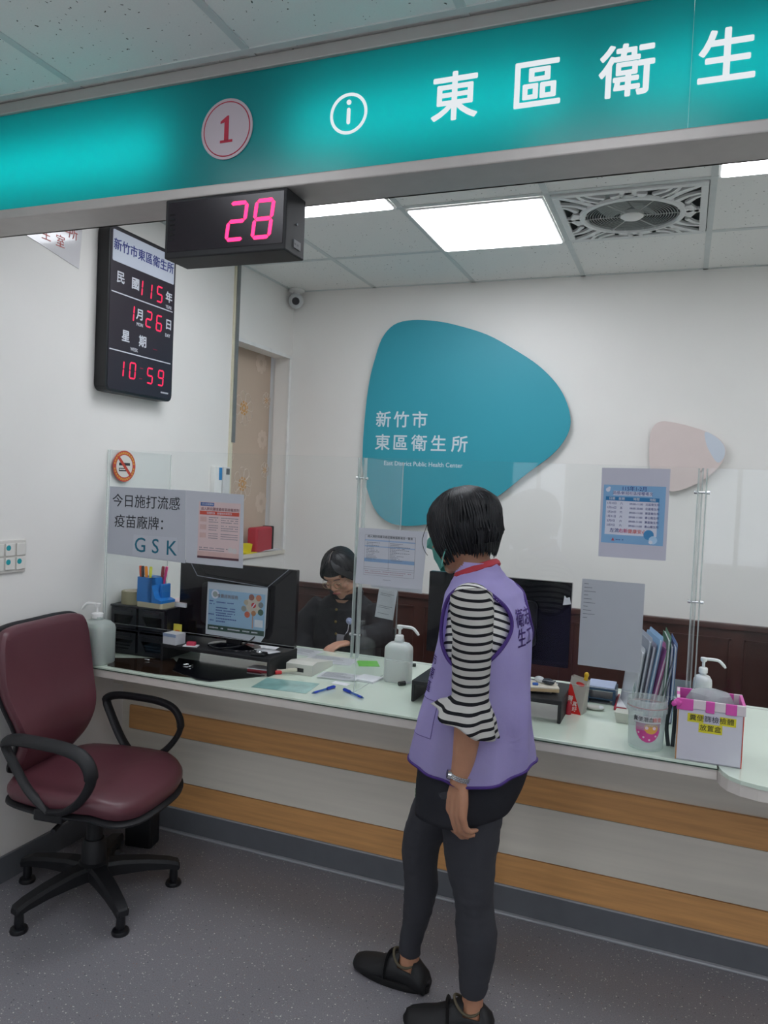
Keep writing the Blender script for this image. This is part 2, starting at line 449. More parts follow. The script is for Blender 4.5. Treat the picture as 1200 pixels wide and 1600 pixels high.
lab = {(0, -1): 'white ceiling light panel seen as a strip right of the red number display', (1, 0): 'large bright square ceiling light panel left of the ceiling fan',
       (3, -1): 'white ceiling light panel cut off at the right edge, right of the ceiling fan', (5, 0): 'ceiling light panel far right over the staff side'}
for ij in panel_staff: ceil_panel(*ij, PANEL_STAFF, lab[ij])
for k, ij in enumerate(panel_hall): tag(ceil_panel(*ij, PANEL_HALL, ''), 'ceiling light panel over the waiting side behind the camera', 'ceiling light', 'ceiling lights over the waiting side')
# daylight windows in the front wall (behind the camera)
for k, x in enumerate((-1.45, .5, 1.9)):
    q = BM(); box(q, (x-.3, YF, .9), (x+.3, YF+.01, 2.2)); 
    f = struct('window_%d' % (k+2), q, emit('daylight', '#eaf2ff', DAY_WINDOW))
    q = BM()
    for a in (-.3, 0, .3): box(q, (x+a-.02, YF, .88), (x+a+.02, YF+.04, 2.22))
    for z in (.88, 2.2): box(q, (x-.32, YF, z-.02), (x+.32, YF+.04, z+.02))
    obj('window_frame', q, WHITE, f)

# ceiling fan tile: pierced square grille with round guard
fx, fy = GX+GS*2.5, GY-GS*.5
fan = thing('ceiling_fan', 'square white ceiling fan with pierced grille and round guard', 'fan', (fx, fy, ZC))
q = BM(); z0, z1 = ZC+.0, ZC+.16
box(q, (fx-.3, fy-.3, z1), (fx+.3, fy+.3, z1+.01)); box(q, (fx-.3, fy-.3, z0), (fx-.292, fy+.3, z1)); box(q, (fx+.292, fy-.3, z0), (fx+.3, fy+.3, z1))
box(q, (fx-.292, fy-.3, z0), (fx+.292, fy-.292, z1)); box(q, (fx-.292, fy+.292, z0), (fx+.292, fy+.3, z1))
obj('housing', q, mat('fan_housing', '#7f8786', .6), fan)
FW = mat('fan_white', '#dcdedd', .4, var=.02)
q = BM(); zz = ZC-.012
for a, b_ in (((-.285, -.285), (.285, -.258)), ((-.285, .258), (.285, .285)), ((-.285, -.258), (-.258, .258)), ((.258, -.258), (.285, .258))):
    box(q, (fx+a[0], fy+a[1], zz), (fx+b_[0], fy+b_[1], zz+.012), .003)
def flatbar(q, p, r, wd):
    pts = smooth_pts([(fx+a, fy+b, zz+.006) for a, b in p], 5)
    tube(q, pts, wd if isinstance(wd, list) else wd, 8, True, 1, 1)
    return
def strut(q, pts, w0, w1):
    P = smooth_pts([(fx+a, fy+b, zz) for a, b in pts], 6); n = len(P)
    rings = []
    for (p, tt, nn, bb), k in zip(frames(P), range(n)):
        w_ = lerp(w0, w1, k/(n-1)); s = Vector((-tt.y, tt.x, 0)).normalized()
        rings.append([p+s*w_, p-s*w_, p-s*w_+Vector((0, 0, .01)), p+s*w_+Vector((0, 0, .01))])
    ring_loft(q, rings)
for s1, s2, sw in [(1, 1, 0), (-1, 1, 0), (1, -1, 0), (-1, -1, 0), (1, 1, 1), (-1, 1, 1), (1, -1, 1), (-1, -1, 1)]:
    def tr(p): 
        a, b_ = p; 
        if sw: a, b_ = b_, a
        return (a*s1, b_*s2)
    strut(q, [tr(p) for p in ((.20, .055), (.235, .0), (.272, -.0))], .03, .012)
    strut(q, [tr(p) for p in ((.17, .12), (.215, .165), (.272, .19))], .012, .006)
    if not sw: strut(q, [tr(p) for p in ((.135, .155), (.19, .21), (.272, .272))], .02, .008)
    strut(q, [tr(p) for p in ((.21, .09), (.24, .14), (.272, .16))], .01, .005)
strut(q, [(0, .19), (0, .27)], .035, .03); strut(q, [(0, -.19), (0, -.27)], .035, .03)
obj('grille', q, FW, fan)
q = BM(); lathe(q, [(.205, 0), (.212, -.006), (.205, -.016), (.19, -.018), (.184, -.010), (.188, 0)], (fx, fy, ZC), 48, cap=False)
obj('guard_ring', q, FW, fan, smooth=True)
q = BM()
for k in range(14): 
    r_ = .04+k*.0105
    tube(q, [(fx+r_*math.cos(2*PI*i/40), fy+r_*math.sin(2*PI*i/40), ZC-.012) for i in range(41)], .0011, 4)
for k in range(6):
    a = PI*k/3; tube(q, [(fx+.03*math.cos(a), fy+.03*math.sin(a), ZC-.012), (fx+.19*math.cos(a), fy+.19*math.sin(a), ZC-.012)], .0022, 5)
obj('guard_wires', q, mat('fan_wire', '#b9bdbb', .5), fan)
q = BM()
for k in range(5):
    a = 2*PI*k/5
    M_ = Matrix.Translation((fx, fy, ZC+.05)) @ Matrix.Rotation(a, 4, 'Z') @ Matrix.Rotation(.35, 4, 'X')
    prism(q, [(.03, -.03), (.17, -.055), (.175, .05), (.03, .03)], .003, M_)
obj('blade', q, mat('fan_blade_grey', '#a9afad', .5), fan)
q = BM(); lathe(q, [(.001, -.022), (.035, -.022), (.046, -.014), (.046, .0), (.001, .0)], (fx, fy, ZC), 28, cap=False)
obj('hub_cap', q, WHITE, fan, smooth=True)

# ================================================================== COUNTER (built in)
LAM = mat('pale_laminate', '#dcd6c9', .5, var=.06, scale=5, stretch=(.3, 1, 6)); LAMW = mat('white_edge_laminate', '#d6d0c8', .45, var=.03)
ORW = mat('orange_wood_band', '#d29c62', .5, var=.13, scale=7, stretch=(.5, 1, 9)); GROOVE = mat('groove', '#5e554b', .7)
ct = thing('service_counter', 'long built-in service counter with wood-banded front and pale green glass top', 'counter', (0, 2.75, 0))
q = BM(); BYF = 2.75
X0 = -2.245
box(q, (XL, BYF+.002, .1), (XR, BYF+.03, .745)); obj('front_panel', q, LAM, ct)
q = BM()
box(q, (X0, BYF-.012, .0992+.006), (XR, BYF+.002, .2145), .001); box(q, (X0, BYF-.012, .4135), (XR, BYF+.002, .516), .001); obj('wood_band', q, ORW, ct, label='orange wood band')
q = BM(); box(q, (X0, BYF-.010, .2175), (XR, BYF+.002, .411), .001); obj('middle_panel', q, LAM, ct)
q = BM(); box(q, (XL, BYF-.016, 0), (XR, BYF+.002, .0992), .002)
obj('kick_plate', q, COVE, ct)
q = BM(); box(q, (XL, BYF-.017, .0992), (XR, BYF-.006, .1045)); box(q, (XL, BYF-.034, 0), (XR, BYF-.016, .009), .003)
obj('kick_trim', q, mat('grey_trim_strip', '#a2a4a8', .22, var=.03), ct)
q = BM(); box(q, (XL, CY+.001, .7216), (.136, 3.2, .753), .002); 
P = [(.136, 3.2), (.136, CY+.001), (.143, 2.395), (.160, 2.362), (.19, 2.338), (.235, 2.323), (.30, 2.318), (XR, 2.318), (XR, 3.2)]
prism(q, P, .033, Matrix.Translation((0, 0, .720)))
obj('worktop', q, LAMW, ct)
q = BM(); box(q, (XL, 2.69, .62), (XR, 2.75, .7216)); box(q, (XL, BYF+.03, .66), (XR, 3.15, .72)); obj('apron', q, LAM, ct)
# glass sheet: pale green
m, t, b = nt('green_glass_top'); MATS['gtop'] = m
tc = t.nodes.new('ShaderNodeTexCoord'); ns = t.nodes.new('ShaderNodeTexNoise'); ns.inputs['Scale'].default_value = 2.2; ns.inputs['Detail'].default_value = 2
t.links.new(tc.outputs['Object'], ns.inputs['Vector']); r = t.nodes.new('ShaderNodeValToRGB')
r.color_ramp.elements[0].color = srgb('#cfe0cf'); r.color_ramp.elements[1].color = srgb('#dfecdd'); t.links.new(ns.outputs['Fac'], r.inputs[0]); t.links.new(r.outputs[0], b.inputs['Base Color'])
b.inputs['Roughness'].default_value = .35; b.inputs['Coat Weight'].default_value = 1; b.inputs['Coat Roughness'].default_value = .015; b.inputs['Coat IOR'].default_value = 1.5
q = BM(); box(q, (XL, CY-.003, .7535), (.134, 3.205, .765), .0015)
P = [(.138, 3.205), (.138, CY-.003), (.146, 2.393), (.162, 2.36), (.191, 2.335), (.235, 2.32), (.30, 2.315), (XR, 2.315), (XR, 3.205)]
prism(q, P, .0115, Matrix.Translation((0, 0, .7535)))
obj('glass_top', q, MATS['gtop'], ct)
q = BM(); box(q, (XL, CY-.0045, .7540), (.136, CY-.003, .7575)); obj('glass_edge', q, mat('dark_green_glass_edge', '#34483c', .2), ct)

# ================================================================== BACKLIT HEADER SIGN
SY0, SY1 = 1.84, 1.98
SZ0, SZ1 = 2.334, 2.69
sg = thing('header_sign', 'long teal backlit header sign with white lettering above the counter', 'sign', (0, SY1, SZ0))
q = BM()
box(q, (XL, SY0, SZ0), (XR, SY1, SZ0+.012)); box(q, (XL, SY1-.008, SZ0), (XR, SY1, SZ1)); box(q, (XL, SY0, SZ1-.01), (XR, SY1, ZC-.004))
obj('box', q, SILVER, sg)
q = BM(); box(q, (XL, SY0-.016, SZ0-.003), (XR, SY0+.004, 2.361), .004); box(q, (XL, SY0-.012, 2.660), (XR, SY0+.004, 2.694), .003)
obj('frame', q, SILVER, sg)
m = bpy.data.materials.new('teal_backlit_film'); m.use_nodes = True; t = m.node_tree; t.nodes.clear()
out = t.nodes.new('ShaderNodeOutputMaterial'); tl = t.nodes.new('ShaderNodeBsdfTranslucent'); df = t.nodes.new('ShaderNodeBsdfDiffuse'); mx = t.nodes.new('ShaderNodeMixShader')
tl.inputs[0].default_value = srgb('#16a2a0'); df.inputs[0].default_value = srgb('#1a8f93'); mx.inputs[0].default_value = .45
t.links.new(tl.outputs[0], mx.inputs[2]); t.links.new(df.outputs[0], mx.inputs[1])
gl = t.nodes.new('ShaderNodeBsdfGlossy'); gl.inputs['Roughness'].default_value = .25; mx2 = t.nodes.new('ShaderNodeMixShader'); mx2.inputs[0].default_value = .03
t.links.new(mx.outputs[0], mx2.inputs[1]); t.links.new(gl.outputs[0], mx2.inputs[2]); t.links.new(mx2.outputs[0], out.inputs[0])
TEALF = m
q = BM(); box(q, (XL, SY0-.001, 2.361), (-.037, SY0+.002, 2.66)); box(q, (-.0362, SY0-.001, 2.361), (XR, SY0+.002, 2.66))
obj('face', q, TEALF, sg)
SF = frame((0, SY0-.0015, 0), (1, 0, 0), (0, 0, 1))
WT_ = emit('sign_white', '#eef4f8', .68)
for ch, x in zip('東區衛生所', (-.580, -.378, -.173, .035, .24)):
    q = BM(); text(q, ch, x, 2.503, .125, SF, bold=.022, d=.001); obj('lettering', q, WT_, sg)
q = BM(); 
tube(q, [SF @ Vector((-.866+.049*math.cos(2*PI*k/48), 2.507+.049*math.sin(2*PI*k/48), .001)) for k in range(49)], .0042, 6, flat=1)
cyl(q, SF @ Vector((-.866, 2.536, 0)), SF @ Vector((-.866, 2.536, .002)), .0065)
prism(q, rrect(-.871, 2.48, -.861, 2.522, .005), .0015, SF)
obj('information_icon', q, WT_, sg, recalc=True)
q = BM(); prism(q, circ(-1.236, 2.513, .083, 48), .0025, SF @ Matrix.Translation((0, 0, .001)))
e = BM(); tube(e, [SF @ Vector((-1.236+.074*math.cos(2*PI*k/48), 2.513+.074*math.sin(2*PI*k/48), .0035)) for k in range(49)], .0016, 5)
RED1 = mat('crimson_print', '#b0213c', .6)
g = BM()
M1 = SF @ Matrix.Translation((-1.236, 2.513, .0037))
prism(g, [(-.007, -.032), (.007, -.032), (.007, .036), (.002, .036), (-.02, .022), (-.02, .016), (-.007, .019)], .0008, M1); prism(g, [(-.02, -.037), (.02, -.037), (.02, -.030), (-.02, -.030)], .0008, M1)
obj('number_badge', [(q, mat('badge_pink_white', '#b9adb4', .5, var=.01)), (e, RED1), (g, RED1)], None, sg, label='round pale badge with a red number 1')
# fluorescent tubes behind the film
for x0, x1, s in ((-2.25, -1.45, 1.25), (-1.03, -.30, 1.1), (-.2, .5, 1.0), (.6, 1.3, 1), (1.45, 2.2, 1)):
    ld = bpy.data.lights.new('sign_tube', 'AREA'); ld.shape = 'RECTANGLE'; ld.size = x1-x0; ld.size_y = .11; ld.energy = SIGN_LAMP*s*(x1-x0); ld.color = (.8, .95, 1)
    lo = bpy.data.objects.new('sign_tube', ld); COL.objects.link(lo); lo.location = ((x0+x1)/2, SY1-.035, 2.49); lo.rotation_euler = (-PI/2, 0, 0)

# ================================================================== QUEUE NUMBER DISPLAY under the sign
LEDR = emit('led_red', '#ff2060', 2.6); LEDD = emit('led_dim_red', '#f0154e', 1.1)
qd = thing('queue_number_display', 'black hanging box with pink-red digits 28 under the teal sign', 'number display', (-1.23, 1.88, 2.165))
q = BM(); box(q, (-1.425, 1.825, 2.165), (-1.032, 1.935, 2.331), .004); obj('case', q, BLACKM, qd)
q = BM(); box(q, (-1.415, 1.8235, 2.183), (-1.040, 1.8255, 2.322)); obj('face_plate', q, mat('display_face', '#16101a', .25), qd)
DF = frame((0, 1.8235, 0), (1, 0, 0), (0, 0, 1))
for ch, x in (('2', -1.185), ('8', -1.102)):
    q = BM(); seven(q, ch, x, 2.252, .052, .098, .0105, DF, .12); obj('digit', q, LEDR, qd)
q = BM()
for k in range(6): box(q, (-1.408, 1.8225, 2.215+k*.014), (-1.392, 1.8238, 2.219+k*.014))
obj('vent_slots', q, mat('slot_black', '#050506', .8), qd)
q = BM(); box(q, (-1.0325, 1.87, 2.185), (-1.030, 1.91, 2.207)); 
for y in (1.88, 1.895): cyl(q, (-1.0325, y, 2.196), (-1.029, y, 2.196), .003)
cyl(q, (-1.0325, 1.885, 2.25), (-1.029, 1.885, 2.25), .0035)
obj('connector', q, mat('grey_connector', '#6b6c70', .5), qd)

# ================================================================== CALENDAR CLOCK on the left wall
cx_ = -2.235
ck = thing('calendar_clock', 'black wall calendar clock with red digits on the left wall', 'clock', (XL, 2.73, 1.885))
CF = frame((cx_, 0, 0), (0, 1, 0), (0, 0, 1))
q = BM(); prism(q, rrect(2.512, 1.882, 2.948, 2.562, .03), -.058, CF); obj('case', q, BLACK, ck)
q = BM(); prism(q, rrect(2.522, 1.892, 2.940, 2.553, .02), .0015, CF); obj('front_plate', q, mat('clock_front', '#2a232e', .3, var=.02), ck)
M = CF @ Matrix.Translation((0, 0, .0016))
q = BM(); prism(q, rrect(2.531, 2.418, 2.935, 2.545, .006, 2), .001, M)
e = BM(); text(e, '新竹市東區衛生所', 2.733, 2.484, .0505, M @ Matrix.Translation((0, 0, .0012)), bold=.016, sx=.98)
obj('name_plate', [(q, mat('plate_white', '#c5cbd8', .5, var=.01)), (e, mat('navy_print', '#22327e', .6))], None, ck, label='white name plate with blue characters')
WP = mat('white_print', '#cfd2da', .6, var=.01)
q = BM()
for s, y, z, sz in (('民', 2.584, 2.356, .052), ('國', 2.676, 2.353, .052), ('年', 2.904, 2.350, .05), ('月', 2.711, 2.230, .05), ('日', 2.908, 2.228, .05), ('星', 2.625, 2.121, .052), ('期', 2.734, 2.118, .052)):
    text(q, s, y, z, sz, M, bold=.028)
for s, y, z in (('YEAR', 2.904, 2.308), ('MON', 2.711, 2.189), ('DAY', 2.903, 2.180), ('WEEK', 2.680, 2.076)):
    text(q, s, y, z, .021, M, bold=.012, sx=.85)
box(q, (2.531, 2.291, 0), (2.933, 2.2955, .0006), M=M); box(q, (2.529, 2.054, 0), (2.930, 2.0585, .0006), M=M)
for k in range(9): box(q, (2.868+k*.006, 1.915, 0), (2.872+k*.006, 1.922, .0004), M=M)
obj('lettering', q, WP, ck)
for ch, y, z in (('1', 2.703, 2.350), ('1', 2.765, 2.349), ('5', 2.838, 2.351), ('1', 2.654, 2.229), ('2', 2.770, 2.226), ('6', 2.840, 2.223),
                 ('1', 2.600, 1.985), ('0', 2.674, 1.986), ('5', 2.789, 1.981), ('9', 2.864, 1.982)):
    q = BM(); seven(q, ch, y, z, .034, .066, .0068, M, .07); obj('digit', q, LEDD, ck)
q = BM(); box(q, (2.722, 2.003, 0), (2.742, 2.007, .0006), M=M); box(q, (2.718, 1.958, 0), (2.738, 1.962, .0006), M=M)
for k in range(5): box(q, (2.804+k*.006, 2.100, 0), (2.808+k*.006, 2.1035, .0008), M=M)
obj('indicator', q, mat('dim_red_mark', '#8c1c3c', .6), ck)

# plastic notice above the switch, partly behind the sign
pn = thing('wall_notice', 'clear plastic notice sheet with red characters high on the left wall under the sign', 'notice', (XL, 2.27, 2.35))
NF = frame((XL+.001, 0, 0), (0, 1, 0), (0, 0, 1))
q = BM(); prism(q, [(2.10, 2.41), (2.41, 2.35), (2.43, 2.62), (2.10, 2.62)], .0015, NF); obj('sheet', q, mat('laminated_sheet', '#d9d7da', .12, var=.01, coat=.5), pn)
q = BM(); 
for s, y, z in (('所', 2.375, 2.475), ('室', 2.31, 2.425), ('衛', 2.29, 2.50), ('生', 2.335, 2.49), ('主', 2.24, 2.43), ('東', 2.22, 2.52)): text(q, s, y, z, .05, NF @ Matrix.Translation((0, 0, .0017)), bold=.0)
obj('lettering', q, mat('pale_red_print', '#c0605c', .6), pn)

# light switches
sw = thing('light_switch', 'white four-button light switch plate with teal dots on the left wall', 'light switch', (XL, 2.10, 1.16))
q = BM(); box(q, (XL, 2.02, 1.160), (XL+.008, 2.178, 1.282), .003); obj('plate', q, mat('switch_plate', '#cfccc6', .4, var=.02), sw)
TD = mat('teal_dot_sticker', '#1d9aa3', .5)
for y in (2.032, 2.082, 2.132):
    for z in (1.172, 1.224):
        q = BM(); box(q, (XL+.008, y, z), (XL+.013, y+.042, z+.046), .002); o = obj('button', q, mat('switch_button', '#dddbd5', .35, var=.02), sw)
        if (y, z) in ((2.082, 1.172), (2.082, 1.224), (2.132, 1.172)):
            q = BM(); cyl(q, (XL+.013, y+.012, z+.03), (XL+.0138, y+.012, z+.03), .010); obj('dot_sticker', q, TD, o)

# security camera in the far corner
sc_ = thing('security_camera', 'white dome security camera in the corner under the ceiling', 'camera', (-2.245, 4.12, 2.60))
q = BM(); lathe(q, [(.0, .0), (.045, .0), (.048, -.012), (.03, -.02), (0, -.02)], (-2.245, 4.135, ZC-.003), 24, cap=False); tube(q, [(-2.245, 4.135, ZC-.02), (-2.245, 4.13, ZC-.05)], .022, 16); obj('mount', q, WHITE, sc_, smooth=True)
q = BM(); ell(q, (-2.24, 4.12, 2.625), (.046, .046, .046)); obj('dome', q, mat('camera_shell', '#c9cbcc', .35), sc_, smooth=True)
d = Vector((.45, -.9, -.25)).normalized(); p = Vector((-2.24, 4.12, 2.625))
q = BM(); cyl(q, p+d*.036, p+d*.050, .024, .021, 20); obj('lens', q, BLACK, sc_, smooth=True)

# ================================================================== WALL LOGO PANELS (staff side)
BF = frame((0, YB, 0), (1, 0, 0), (0, 0, 1))   # normal points -y
teal = [(-1.731, 2.263), (-1.69, 2.392), (-1.617, 2.471), (-1.506, 2.494), (-1.359, 2.482), (-1.227, 2.452), (-1.061, 2.397), (-0.91, 2.315), (-0.772, 2.225), (-0.67, 2.126), (-0.611, 2.028), (-0.584, 1.92), (-0.606, 1.834), (-0.672, 1.745), (-0.798, 1.642), (-0.981, 1.49), (-1.174, 1.389), (-1.364, 1.326), (-1.524, 1.31), (-1.627, 1.339), (-1.695, 1.407), (-1.738, 1.501), (-1.771, 1.608), (-1.78, 1.703), (-1.78, 1.847), (-1.769, 2.038), (-1.753, 2.168)]
lp = thing('wall_logo_panel', 'large teal rounded panel with white characters on the back wall', 'wall sign', (-1.2, YB, 1.3))
q = BM(); sp = [(v.x, v.y) for v in smooth_pts([(a, b_, 0) for a, b_ in teal], 4, True)]
prism(q, sp, .012, BF @ Matrix.Translation((0, 0, .022))); prism(q, [(-1.18+(a+1.18)*.8, 1.9+(b_-1.9)*.8) for a, b_ in sp], .022, BF)
obj('panel', q, mat('teal_panel', '#2b9aac', .42, var=.02, scale=2), lp)
M = BF @ Matrix.Translation((0, 0, .0342))
q = BM()
for ch, x in zip('新竹市', (-1.657, -1.546, -1.433)): text(q, ch, x, 1.917, .098, M, bold=.018)
for ch, x in zip('東區衛生所', (-1.657, -1.546, -1.43, -1.314, -1.19)): text(q, ch, x, 1.783, .098, M, bold=.018)
text(q, 'East District Public Health Center', -1.405, 1.668, .036, M, bold=.012, sx=.96)
obj('lettering', q, mat('panel_white_letters', '#cfdfe6', .5, var=.01), lp)
pk = thing('wall_logo_panel', 'small pale pink rounded panel with light blue tip on the back wall', 'wall sign', (0, YB, 1.57))
pink = [(-0.18, 1.822), (-0.17, 1.893), (-0.129, 1.929), (-0.042, 1.919), (0.064, 1.889), (0.13, 1.859), (0.17, 1.822), (0.182, 1.774), (0.163, 1.718), (0.109, 1.657), (0.034, 1.605), (-0.05, 1.574), (-0.111, 1.596), (-0.154, 1.651), (-0.175, 1.722)]
q = BM(); sp = [(v.x, v.y) for v in smooth_pts([(a, b_, 0) for a, b_ in pink], 4, True)]
prism(q, sp, .012, BF @ Matrix.Translation((0, 0, .02))); prism(q, [(a*.8, 1.75+(b_-1.75)*.8) for a, b_ in sp], .02, BF)
obj('panel', q, mat('pale_pink_panel', '#d9cac6', .5, var=.01), pk)
q = BM(); sp = smooth_pts([(0.081, 1.8785, 0), (0.09, 1.82, 0), (0.109, 1.779, 0), (0.144, 1.728, 0), (0.170, 1.742, 0), (0.1795, 1.78, 0), (0.168, 1.820, 0), (0.13, 1.857, 0)], 3, True)
prism(q, [(v.x, v.y) for v in sp], .001, BF @ Matrix.Translation((0, 0, .032))); obj('blue_tip', q, mat('pale_blue_tip', '#c9d1dc', .5, var=.01), pk)

# ================================================================== ACRYLIC PARTITION
PY = 2.605
def slab(a, b_, thin):
    """acrylic sheet: faces clear, rim cloudier"""
    q = BM(); box(q, a, b_); q.faces.ensure_lookup_table(); q.normal_update()
    me = bpy.data.meshes.new('acrylic'); 
    for f in q.faces:
        n = f.normal; f.material_index = 0 if abs(n[thin]) > .5 else 1
    return q
def acryl_obj(name, a, b_, thin, parent):
    q = slab(a, b_, thin); q.transform(wm(parent).inverted()) if parent else None
    me = bpy.data.meshes.new(name); q.to_mesh(me); q.free(); me.materials.append(ACRYL); me.materials.append(EDGE)
    o = bpy.data.objects.new(name, me); COL.objects.link(o)
    if parent: o.parent = parent
    return o
wings = [(-2.288, 'acrylic side wing against the left wall'), (-1.106, 'middle acrylic side wing behind the white pump bottle'), (.052, 'right acrylic side wing beside the pink-taped box')]
for k, (x, lb) in enumerate(wings):
    s = thing('acrylic_wing', 'clear '+lb, 'partition', (x, 2.82, .765))
    acryl_obj('sheet', (x-.0025, PY-.002, .766), (x+.0025, 3.03, 1.642), 0, s)
    if k:
        for z in (.985, 1.565) if k == 1 else (.845, 1.22, 1.565):
            q = BM(); cyl(q, (x-.022, PY-.012, z), (x+.022, PY-.012, z), .0035, seg=12)
            cyl(q, (x-.023, PY-.012, z), (x-.014, PY-.012, z), .0055, seg=12); cyl(q, (x+.014, PY-.012, z), (x+.023, PY-.012, z), .0055, seg=12)
            obj('clip', q, CHROME, s, smooth=True)
        q = BM(); box(q, (x-.014, PY-.022, .90 if k == 1 else .80), (x-.010, PY-.003, 1.640)); box(q, (x+.010, PY-.022, .90 if k == 1 else .80), (x+.014, PY-.003, 1.640))
        obj('edge_strip', q, EDGE, s)
for k, (x0, x1, lb) in enumerate(((-2.283, -1.118, 'clear acrylic screen left, carrying the flu vaccine notices'), (-1.094, .040, 'clear acrylic screen in the middle in front of the woman'), (.064, 1.22, 'clear acrylic screen at the right edge above the pink-taped box'))):
    s = thing('acrylic_screen', lb, 'partition', ((x0+x1)/2, PY, .905))
    acryl_obj('sheet', (x0, PY, .905), (x1, PY+.005, 1.642), 1, s)
PF = frame((0, PY-.001, 0), (1, 0, 0), (0, 0, 1))

# ------------------------------------------------------------------ printed sheets
def sheet(name, label, cat, outline, M, base=PAPER, items=(), th=.0008, curl=None, group=None):
    parts = []
    q = BM(); prism(q, outline, th, M); parts.append((q, base))
    lay = {}
    for k, it in enumerate(items):
        kind = it[0]; mm = it[-1]
        b_ = lay.setdefault((mm.name, it[-2]), [BM(), mm])[0]
        Mz = M @ Matrix.Translation((0, 0, th+.00025*it[-2]))
        if kind == 'r': box(b_, (it[1], it[2], 0), (it[3], it[4], .0003), M=Mz)
        elif kind == 't': text(b_, it[1], it[2], it[3], it[4], Mz, bold=it[5], d=.0003, align=it[6])
        elif kind == 'c': prism(b_, circ(it[1], it[2], it[3], 20), .0003, Mz)
        elif kind == 'p': prism(b_, it[1], .0003, Mz)
    for b_, mm in lay.values(): parts.append((b_, mm))
    o = obj(name, parts, None, None, recalc=True)
    # origin at the sheet centre
    c = M @ Vector((sum(p[0] for p in outline)/len(outline), sum(p[1] for p in outline)/len(outline), 0))
    o.data.transform(Matrix.Translation(-c)); o.location = c
    return tag(o, label, cat, group)
GREYP = mat('grey_paper', '#b5b9c2', .6, var=.01); INKG = mat('grey_ink', '#6f747c', .8); TEALI = mat('teal_ink', '#11667d', .7); NAVY = MATS['navy_print']
CLEARF = clear('laminate_film', '#f2f4f6', .08, 1.5, .5, '#c3c7d0')
def dashes(x, y, w_, h, n, m_, lay, seed=0, fill=.72):
    rr = random.Random(seed); out = []; s = w_/n
    for k in range(n):
        if rr.random() < .07: continue
        out.append(('r', x+k*s, y-h/2*rr.uniform(.7, 1), x+k*s+s*fill, y+h/2*rr.uniform(.7, 1), lay, m_))
    return out
# 1 big flu notice
sheet('notice', 'grey laminated notice reading flu vaccine brand GSK, taped to left acrylic screen', 'notice', [(-2.277, 1.200), (-1.878, 1.189), (-1.89, 1.487), (-2.275, 1.486)], PF, GREYP, [
    ('t', '今日施打流感', -2.085, 1.425, .058, .004, 'CENTER', 1, INK), ('t', '疫苗廠牌：', -2.245, 1.338, .058, .004, 'LEFT', 1, INK)])
sheet('paper_label', 'small paper reading GSK in teal letters stuck on the flu notice', 'label', [(-2.145, 1.2), (-1.915, 1.196), (-1.915, 1.27), (-1.92, 1.29), (-2.14, 1.29)], PF @ Matrix.Translation((0, 0, .0012)), mat('grey_paper_light', '#bcc0c9', .6, var=.01), [
    ('t', 'G', -2.105, 1.245, .086, .005, 'CENTER', 1, TEALI), ('t', 'S', -2.028, 1.245, .086, .005, 'CENTER', 1, TEALI), ('t', 'K', -1.948, 1.243, .086, .005, 'CENTER', 1, TEALI)])
# 2 pneumococcal notice
it = [('r', -1.82, 1.245, -1.625, 1.445, 1, mat('pink_print', '#d3bcbc', .7, var=.01)), ('r', -1.812, 1.428, -1.748, 1.442, 2, mat('blue_print', '#2c5a9c', .7)),
      ('t', '1月15日起開始', -1.78, 1.435, .009, 0, 'CENTER', 3, WP), ('t', '成人肺炎鏈球菌疫苗接種原則', -1.720, 1.416, .0138, .01, 'CENTER', 2, mat('dark_red_print', '#6d2a38', .7)),
      ('r', -1.815, 1.393, -1.63, 1.408, 2, mat('orange_red_print', '#c4503f', .7)), ('t', '接種對象   接種原則與劑次', -1.722, 1.4, .010, 0, 'CENTER', 3, WP),
      ('r', -1.82, 1.226, -1.625, 1.245, 1, mat('dusky_pink_print', '#c9a9a4', .7)), ('r', -1.82, 1.217, -1.625, 1.226, 2, mat('maroon_print', '#53303a', .7))]
for k, z in enumerate((1.377, 1.345, 1.312)):
    it.append(('r', -1.812, z-.012, -1.782, z+.008, 2, MATS['dusky_pink_print']))
    for j in range(3):
        it += dashes(-1.770, z+.006-j*.009, .045, .0035, 6, INKG, 2, k*9+j) + dashes(-1.712, z+.006-j*.009, .08, .0035, 11, INKG, 2, k*7+j)
it += dashes(-1.812, 1.26, .17, .004, 24, INKG, 2, 5) + dashes(-1.812, 1.251, .12, .004, 18, INKG, 2, 6)
it += [('c', -1.665, 1.258, .011, 3, mat('pale_grey_print', '#c9c4c2', .7)), ('c', -1.645, 1.255, .011, 4, MATS['pale_grey_print'])]
sheet('notice', 'notice with red and blue printed table beside the flu notice', 'notice', [(-1.875, 1.192), (-1.605, 1.190), (-1.612, 1.481), (-1.888, 1.487)], PF @ Matrix.Translation((0, 0, .0012)), mat('white_film_paper', '#bfc2ca', .45, var=.01), it)
# 3 table sheet
BLUEB = mat('pale_blue_print', '#95abc9', .7); BLUEC = mat('mid_blue_print', '#7f9dbf', .7); PALEB = mat('very_pale_blue_print', '#b6c0d0', .7)
it = [('r', -1.078, 1.213, -.882, 1.361, 1, INKG), ('r', -1.0772, 1.2138, -.8828, 1.3602, 2, MATS['white_film_paper']), ('t', '成人預防保健及癌症篩檢服務項目一覽表', -.98, 1.3545, .0098, .01, 'CENTER', 3, INK),
      ('r', -1.0772, 1.3385, -.8828, 1.3435, 3, BLUEB), ('r', -1.0772, 1.317, -.8828, 1.321, 3, BLUEB), ('r', -1.0772, 1.262, -.8828, 1.275, 3, BLUEC), ('r', -.983, 1.235, -.9822, 1.35, 4, INKG),
      ('r', -1.0772, 1.2345, -.8828, 1.2353, 3, INKG), ('r', -1.0772, 1.242, -.8828, 1.2428, 3, INKG)]
